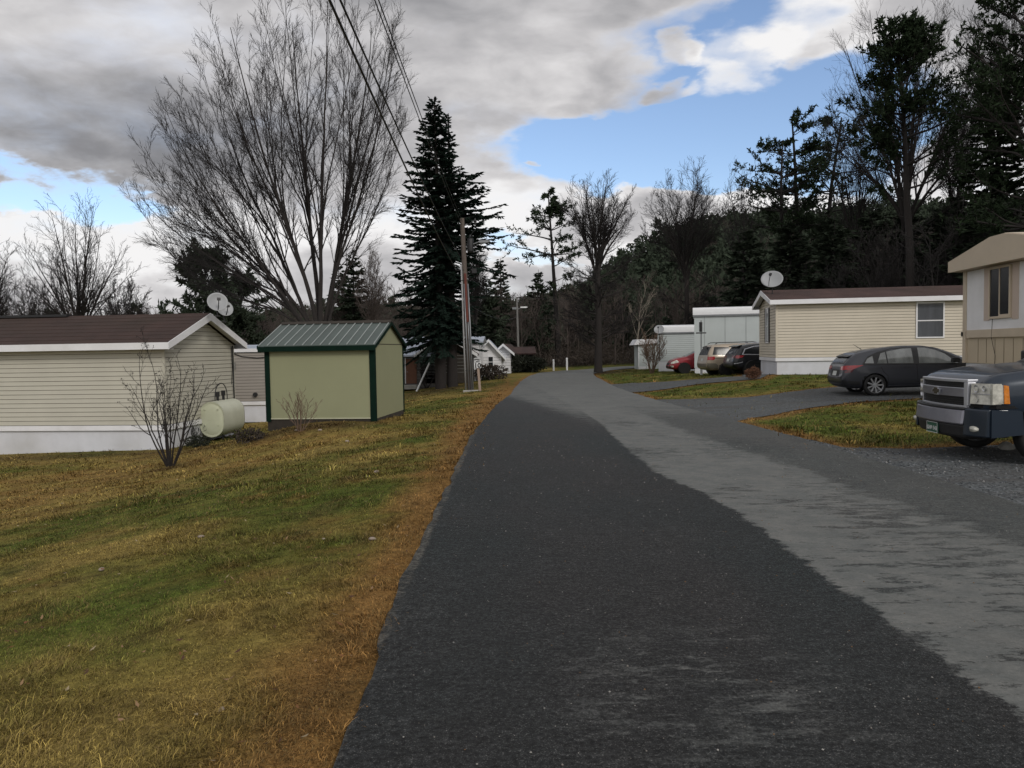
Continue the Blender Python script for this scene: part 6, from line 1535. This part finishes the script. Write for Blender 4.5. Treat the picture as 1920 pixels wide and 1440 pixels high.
blk.decal('tail_light', [(-2.3, .90), (-2.22, 1.04), (-1.78, 1.03), (-1.9, .93), (-2.1, .88)], 'y', 'red_lens', .010, sides=(1, -1)); 
for s_ in (1, -1): blk.decal('tail_light_inner', [(s_ * .35, .90), (s_ * .78, .88), (s_ * .76, 1.03), (s_ * .38, 1.02)], 'x', 'red_lens_dark', .009, sides=(-1,))
blk.strip('reflector_strip', [(-2.28, .62), (-2.1, .64), (-1.86, .70)], 'y', 'chrome', .03, .008, (1, -1)); blk.decal('licence_plate', [(-.17, .72), (.17, .72), (.17, .86), (-.17, .86)], 'x', 'plate_white', .01, sides=(-1,))
m = MB(); m.prism([(-2.06, 1.50), (-1.78, 1.57), (-1.76, 1.53), (-2.04, 1.46)], -.58, .58, 'y'); m.build('roof_spoiler', M['paint_black'], blk.t, bevel=.008)
m = MB()
for sd in (1, -1):
    m = MB(); m.tube([(-1.6, sd * .55, 1.58), (-1.5, sd * .55, 1.65), (.1, sd * .55, 1.70), (.25, sd * .55, 1.63)], .016, 6); m.build('roof_rail', M['chrome'], blk.t)
pr_ = P(1406, 709, 38.8); blk.place(pr_.x + 1.40, pr_.y + .9, 4)

# ---------- red car, nose to the left, cut by the pole of the grey home
top = [(-2.2, .9), (-2.15, 1.2), (-1.9, 1.5), (-1.0, 1.56), (-.2, 1.56), (.3, 1.47), (.9, 1.17), (1.15, 1.05), (1.7, .95), (2.0, .82), (2.15, .66), (2.2, .5)]
belt = [(-2.2, .9), (-1.5, 1.02), (.8, .93), (1.2, .93), (1.8, .80), (2.2, .5)]
sill = [(-2.2, .4), (-2.0, .27), (1.8, .22), (2.2, .28)]; plan = [(-2.2, .82), (-1.9, .95), (-1.3, 1), (1.2, 1), (1.7, .95), (2.0, .86), (2.2, .66)]
red = Car('red_car', 'deep red car nosing out in front of the low pale grey home', 'car', top, belt, sill, plan, (-1.3, 1.32), .325, .88, .30, 'paint_red', rim='alloy_dark', spokes=8)
red.decal('side_window', [(-1.6, 1.02), (.75, .96), (.45, 1.26), (.1, 1.42), (-.4, 1.46), (-1.4, 1.44)], 'y', 'glass_see', .008, sides=(1, -1)); red.decal('windshield', [(-.6, 1.05), (.6, 1.05), (.54, 1.42), (-.54, 1.42)], 'x', 'pane_light', .007)
red.decal('headlight', [(1.62, .70), (2.10, .58), (2.12, .68), (1.76, .84)], 'y', 'clear_lens', .009, sides=(1, -1)); red.decal('grille', [(-.5, .52), (.5, .52), (.5, .66), (-.5, .66)], 'x', 'grille_black', .006); red.decal('bumper_lower', [(-.7, .32), (.7, .32), (.7, .46), (-.7, .46)], 'x', 'grille_black', .006)
red.decal('fog_lamp', [(1.95, .38), (2.14, .40), (2.12, .50), (1.95, .48)], 'y', 'clear_lens', .009, sides=(1, -1)); red.strip('door_seam', [(.85, .92), (.86, .5), (.75, .3)], 'y', 'void', .012, .005, (1, -1))
for sd in (1, -1):
    m = MB(); m.prism([(.55, .98), (.72, .96), (.74, 1.06), (.58, 1.10)], sd * .90, sd * 1.05, 'y'); m.build('side_mirror', M['paint_red'], red.t, bevel=.02)
pr_ = P(1284, 701, 47.5); red.place(pr_.x + 1.32, pr_.y + .85, 180 - 2)
# white downspout post beside it
pd = P(1315, 704, 43.5); m = MB(); o = thing('white_post', 'narrow white post between the red car and the minivan', 'post', (pd.x, pd.y, Tz(pd.x, pd.y)))
m.box(-.06, .06, -.06, .06, -.2, 1.15); m.build('post', M['sign_white'], o); m = MB(); m.tube([(0, 0, 1.15), (0, 0, 3.1)], .035, 6); m.build('pipe', M['steel'], o); m = MB(); m.box(-.28, .28, -.05, .05, 2.35, 2.42); m.build('crossbar', M['black_metal'], o)
m = MB(); m.tube([(-.02, 0, 2.45), (-.02, 0, 3.0)], .09, 8); m.build('lantern', M['black_metal'], o)

# ---------- pickup truck
top = [(-2.95, 1.10), (-2.90, 1.16), (-1.0, 1.18), (-.96, 1.80), (-.8, 1.86), (.1, 1.88), (.5, 1.83), (1.0, 1.50), (1.30, 1.30), (1.55, 1.285), (2.1, 1.24), (2.42, 1.19), (2.56, 1.14), (2.61, 1.07)]
belt = [(-2.95, 1.10), (-1.0, 1.12), (-.9, 1.22), (1.0, 1.18), (1.3, 1.18), (2.0, 1.13), (2.5, 1.07), (2.8, 1.0)]
sill = [(-2.95, .55), (-2.4, .50), (1.2, .46), (2.5, .52), (2.61, .60)]; plan = [(-2.95, .95), (-2.7, 1), (2.1, 1.0), (2.40, .985), (2.54, .95), (2.61, .90)]
trk = Car('pickup_truck', 'blue grey pickup truck nosing in from the right edge with chrome grille', 'pickup truck', top, belt, sill, plan, (-1.85, 1.86), .395, 1.0, .26, 'paint_blue', arch=1.17, rim='alloy', spokes=6, roof_in=.10)
trk.decal('windshield', [(-.68, 1.34), (.68, 1.34), (.60, 1.78), (-.60, 1.78)], 'x', 'dark_glass', .006)
trk.decal('side_window', [(-.75, 1.26), (.95, 1.22), (.55, 1.70), (.2, 1.76), (-.75, 1.74)], 'y', 'dark_glass', .008, sides=(1, -1))
def bow(y): return 2.80 - .24 * (abs(y) / 1.0) ** 2.3
def bar(name, y0, y1, z0, z1, d0, d1, mt, parent=None, n=14, bevel=.006, lean=0., zf=None):
    """bar bowed round the nose: y0..y1, z0..z1, from depth d0 back to d1 relative to the bow line"""
    m = MB(); ys = np.linspace(y0, y1, n + 1); vs = []
    for y in ys:
        x = bow(y); a, b = (z0, z1) if zf is None else zf(y)
        vs += [(x + d1, y, a), (x + d0, y, a), (x + d0 - lean, y, b), (x + d1, y, b)]
    fs = [(i*4 + k, i*4 + (k+1) % 4, (i+1)*4 + (k+1) % 4, (i+1)*4 + k) for i in range(n) for k in range(4)] + [(0, 1, 2, 3), (n*4 + 3, n*4 + 2, n*4 + 1, n*4)]
    m.add(vs, fs); return m.build(name, M[mt], parent or trk.t, bevel=bevel)
gr_ = bar('grille', -.60, .60, .735, 1.075, -.02, -.16, 'grille_black', bevel=0)
bar('grille_frame', -.64, .64, 1.062, 1.100, .018, -.12, 'chrome', gr_); bar('grille_frame', -.62, .62, .722, .752, .020, -.12, 'chrome', gr_)
bar('grille_frame', -.64, -.575, .7525, 1.0615, .016, -.12, 'chrome', gr_, n=2); bar('grille_frame', .575, .64, .7525, 1.0615, .016, -.12, 'chrome', gr_, n=2)
bar('grille_bar', -.574, .574, .865, .972, .020, -.015, 'chrome_dull', gr_); bar('grille_bar_edge', -.574, .574, .973, .988, .028, -.015, 'chrome', gr_)
for k in range(3): bar('grille_slat', -.572, .572, .765 + k*.03, .770 + k*.03, -.005, -.019, 'plastic', gr_, bevel=0)
for k in range(2): bar('grille_slat', -.572, .572, 1.005 + k*.025, 1.010 + k*.025, -.005, -.019, 'plastic', gr_, bevel=0)
# cross-shaped emblem on the centre bar
M['emblem_gold'] = mat('emblem_dark_gold', (.10, .085, .06), .3, .2, 20, metal=.6)
def emblem(sc_, d, mt, name, par):
    pts = [(-.055, .058), (.055, .058), (.055, .028), (.125, .028), (.105, -.028), (.055, -.028), (.055, -.058), (-.055, -.058), (-.055, -.028), (-.125, -.028), (-.105, .028), (-.055, .028)]
    m = MB(); m.prism([(a * sc_, b * sc_ + .925) for a, b in pts], 2.80 + .0, 2.80 + d, 'x'); return m.build(name, M[mt], par, bevel=.003)
em = emblem(1.0, .040, 'chrome', 'emblem', gr_); emblem(.78, .046, 'emblem_gold', 'emblem_face', em)
# headlights with amber outer corner, wrapping round the fender
for sd in (1, -1):
    def ys(a, b): return (sd * a, sd * b) if sd > 0 else (sd * b, sd * a)
    hl_ = bar('headlight', *ys(.665, .968), .785, 1.055, .008, -.10, 'clear_lens', n=6, bevel=0, lean=.02)
    bar('lens_divider', *ys(.70, .955), .915, .924, .013, -.0, 'chrome', hl_, n=4, bevel=0)
    m = MB()
    for (yy, zz__, rr_) in ((.755, .985, .050), (.755, .85, .048), (.86, .99, .035)): m.lathe([(rr_, 0), (rr_ * .7, -.015), (0, -.03)], 16, 'x'); k_ = 16 * 3; m.v[-k_:] = [(a + bow(yy) + .012, b + sd * yy, c + zz__) for a, b, c in m.v[-k_:]]
    m.build('reflector_bowl', M['chrome'], hl_, smooth=True)
    m = MB(); m.prism([(2.46, .80), (2.60, .79), (2.60, 1.05), (2.47, 1.04)], sd * .93, sd * .992, 'y'); m.build('side_lens', M['clear_lens'], hl_)
    m = MB(); m.prism([(2.39, .80), (2.459, .80), (2.469, 1.04), (2.41, 1.03)], sd * .93, sd * 1.004, 'y'); m.build('amber_lens', M['amber'], hl_)
bar('fender_gap', -.985, .985, .735, .775, -.02, -.30, 'void', bevel=0)
# bumper: chrome centre, painted ends, black valance
bar('bumper_chrome', -.66, .66, .50, .70, .115, -.2, 'chrome_dull', n=16, bevel=.02, lean=.03)
bar('bumper_top_pad', -.66, .66, .70, .722, .095, -.2, 'plastic', n=16, bevel=.006)
for a, b in ((.661, .99), (-.99, -.661)):
    bar('bumper_end', a, b, .36, .722, .10, -.18, 'paint_blue', n=10, bevel=.02, lean=.02)
    sd = 1 if a > 0 else -1
    m = MB(); m.prism([(2.22, .40), (2.62, .36), (2.62, .722), (2.24, .70)], sd * .93, sd * 1.015, 'y'); m.build('bumper_side', M['paint_blue'], trk.t)
bar('valance', -.66, .66, .325, .50, .05, -.2, 'plastic', n=14, bevel=.03, lean=-.03)
bar('valance_lower', -.62, .62, .30, .324, -.04, -.2, 'rubber', n=12, bevel=.006)
for sd in (1, -1):
    m = MB(); m.lathe([(.0, .03), (.05, .02), (.06, 0), (.06, -.04)], 14, 'x'); m.v = [(a + bow(.82) + .095, b * 1.5 + sd * .80, c * .7 + .46) for a, b, c in m.v]; fg = m.build('fog_lamp', M['clear_lens'], trk.t, smooth=True)
pl_ = bar('licence_plate', -.155, .155, .335, .485, .085, .072, 'plate_green', n=4, bevel=0)
m = MB(); 
for (a, b, c, d) in ((-.155, .155, .335, .343), (-.155, .155, .477, .485), (-.155, -.147, .343, .477), (.147, .155, .343, .477)): m.box(2.886, 2.8895, a, b, c, d)
m.build('plate_rim', M['plate_white'], pl_)
text('GHB 543', .075, (2.8880, 0, .375), (R(90), 0, R(90)), M['plate_white'], pl_, ext=.001)
# hood crease and cowl
trk.strip('hood_seam', [(1.35, .86), (2.0, .84), (2.62, .76), (2.68, .5), (2.70, 0), (2.68, -.5), (2.62, -.76), (2.0, -.84), (1.35, -.86)], 'z', 'void', .012, .003)
trk.decal('cowl', [(1.16, -.72), (1.34, -.72), (1.34, .72), (1.16, .72)], 'z', 'plastic', .006)
for sd in (.35, -.25): m = MB(); m.tube([(1.28, sd, 1.335), (1.05, sd + .5, 1.50)], .012, 5); m.build('wiper', M['plastic'], trk.t)
for sd in (1, -1):
    m = MB(); m.prism([(.85, 1.20), (1.0, 1.20), (1.0, 1.46), (.88, 1.46)], sd * 1.03, sd * 1.24, 'y'); m.build('side_mirror', M['plastic'], trk.t, bevel=.03)
    trk.strip('door_seam', [(1.18, 1.15), (1.15, .5)], 'y', 'void', .012, .005, (sd,)); trk.decal('wheel_arch_trim', [(1.30, .44), (1.34, .52), (1.30, .56), (1.24, .46)], 'y', 'paint_blue', .008, sides=(sd,))
m = MB(); m.box(-2.7, 2.40, -.5, .5, .40, .60); m.build('underbody', M['void'], trk.t)
gp = P(1757, 760, 10.75)
TR_ANG = 180 - 4
ta = R(TR_ANG); trk.place(gp.x - 2.82 * math.cos(ta), gp.y - 2.82 * math.sin(ta), TR_ANG, Tz(9, 11) + .01)
# rock by the near tyre
g_ = (gp.x + .95, gp.y + .55)
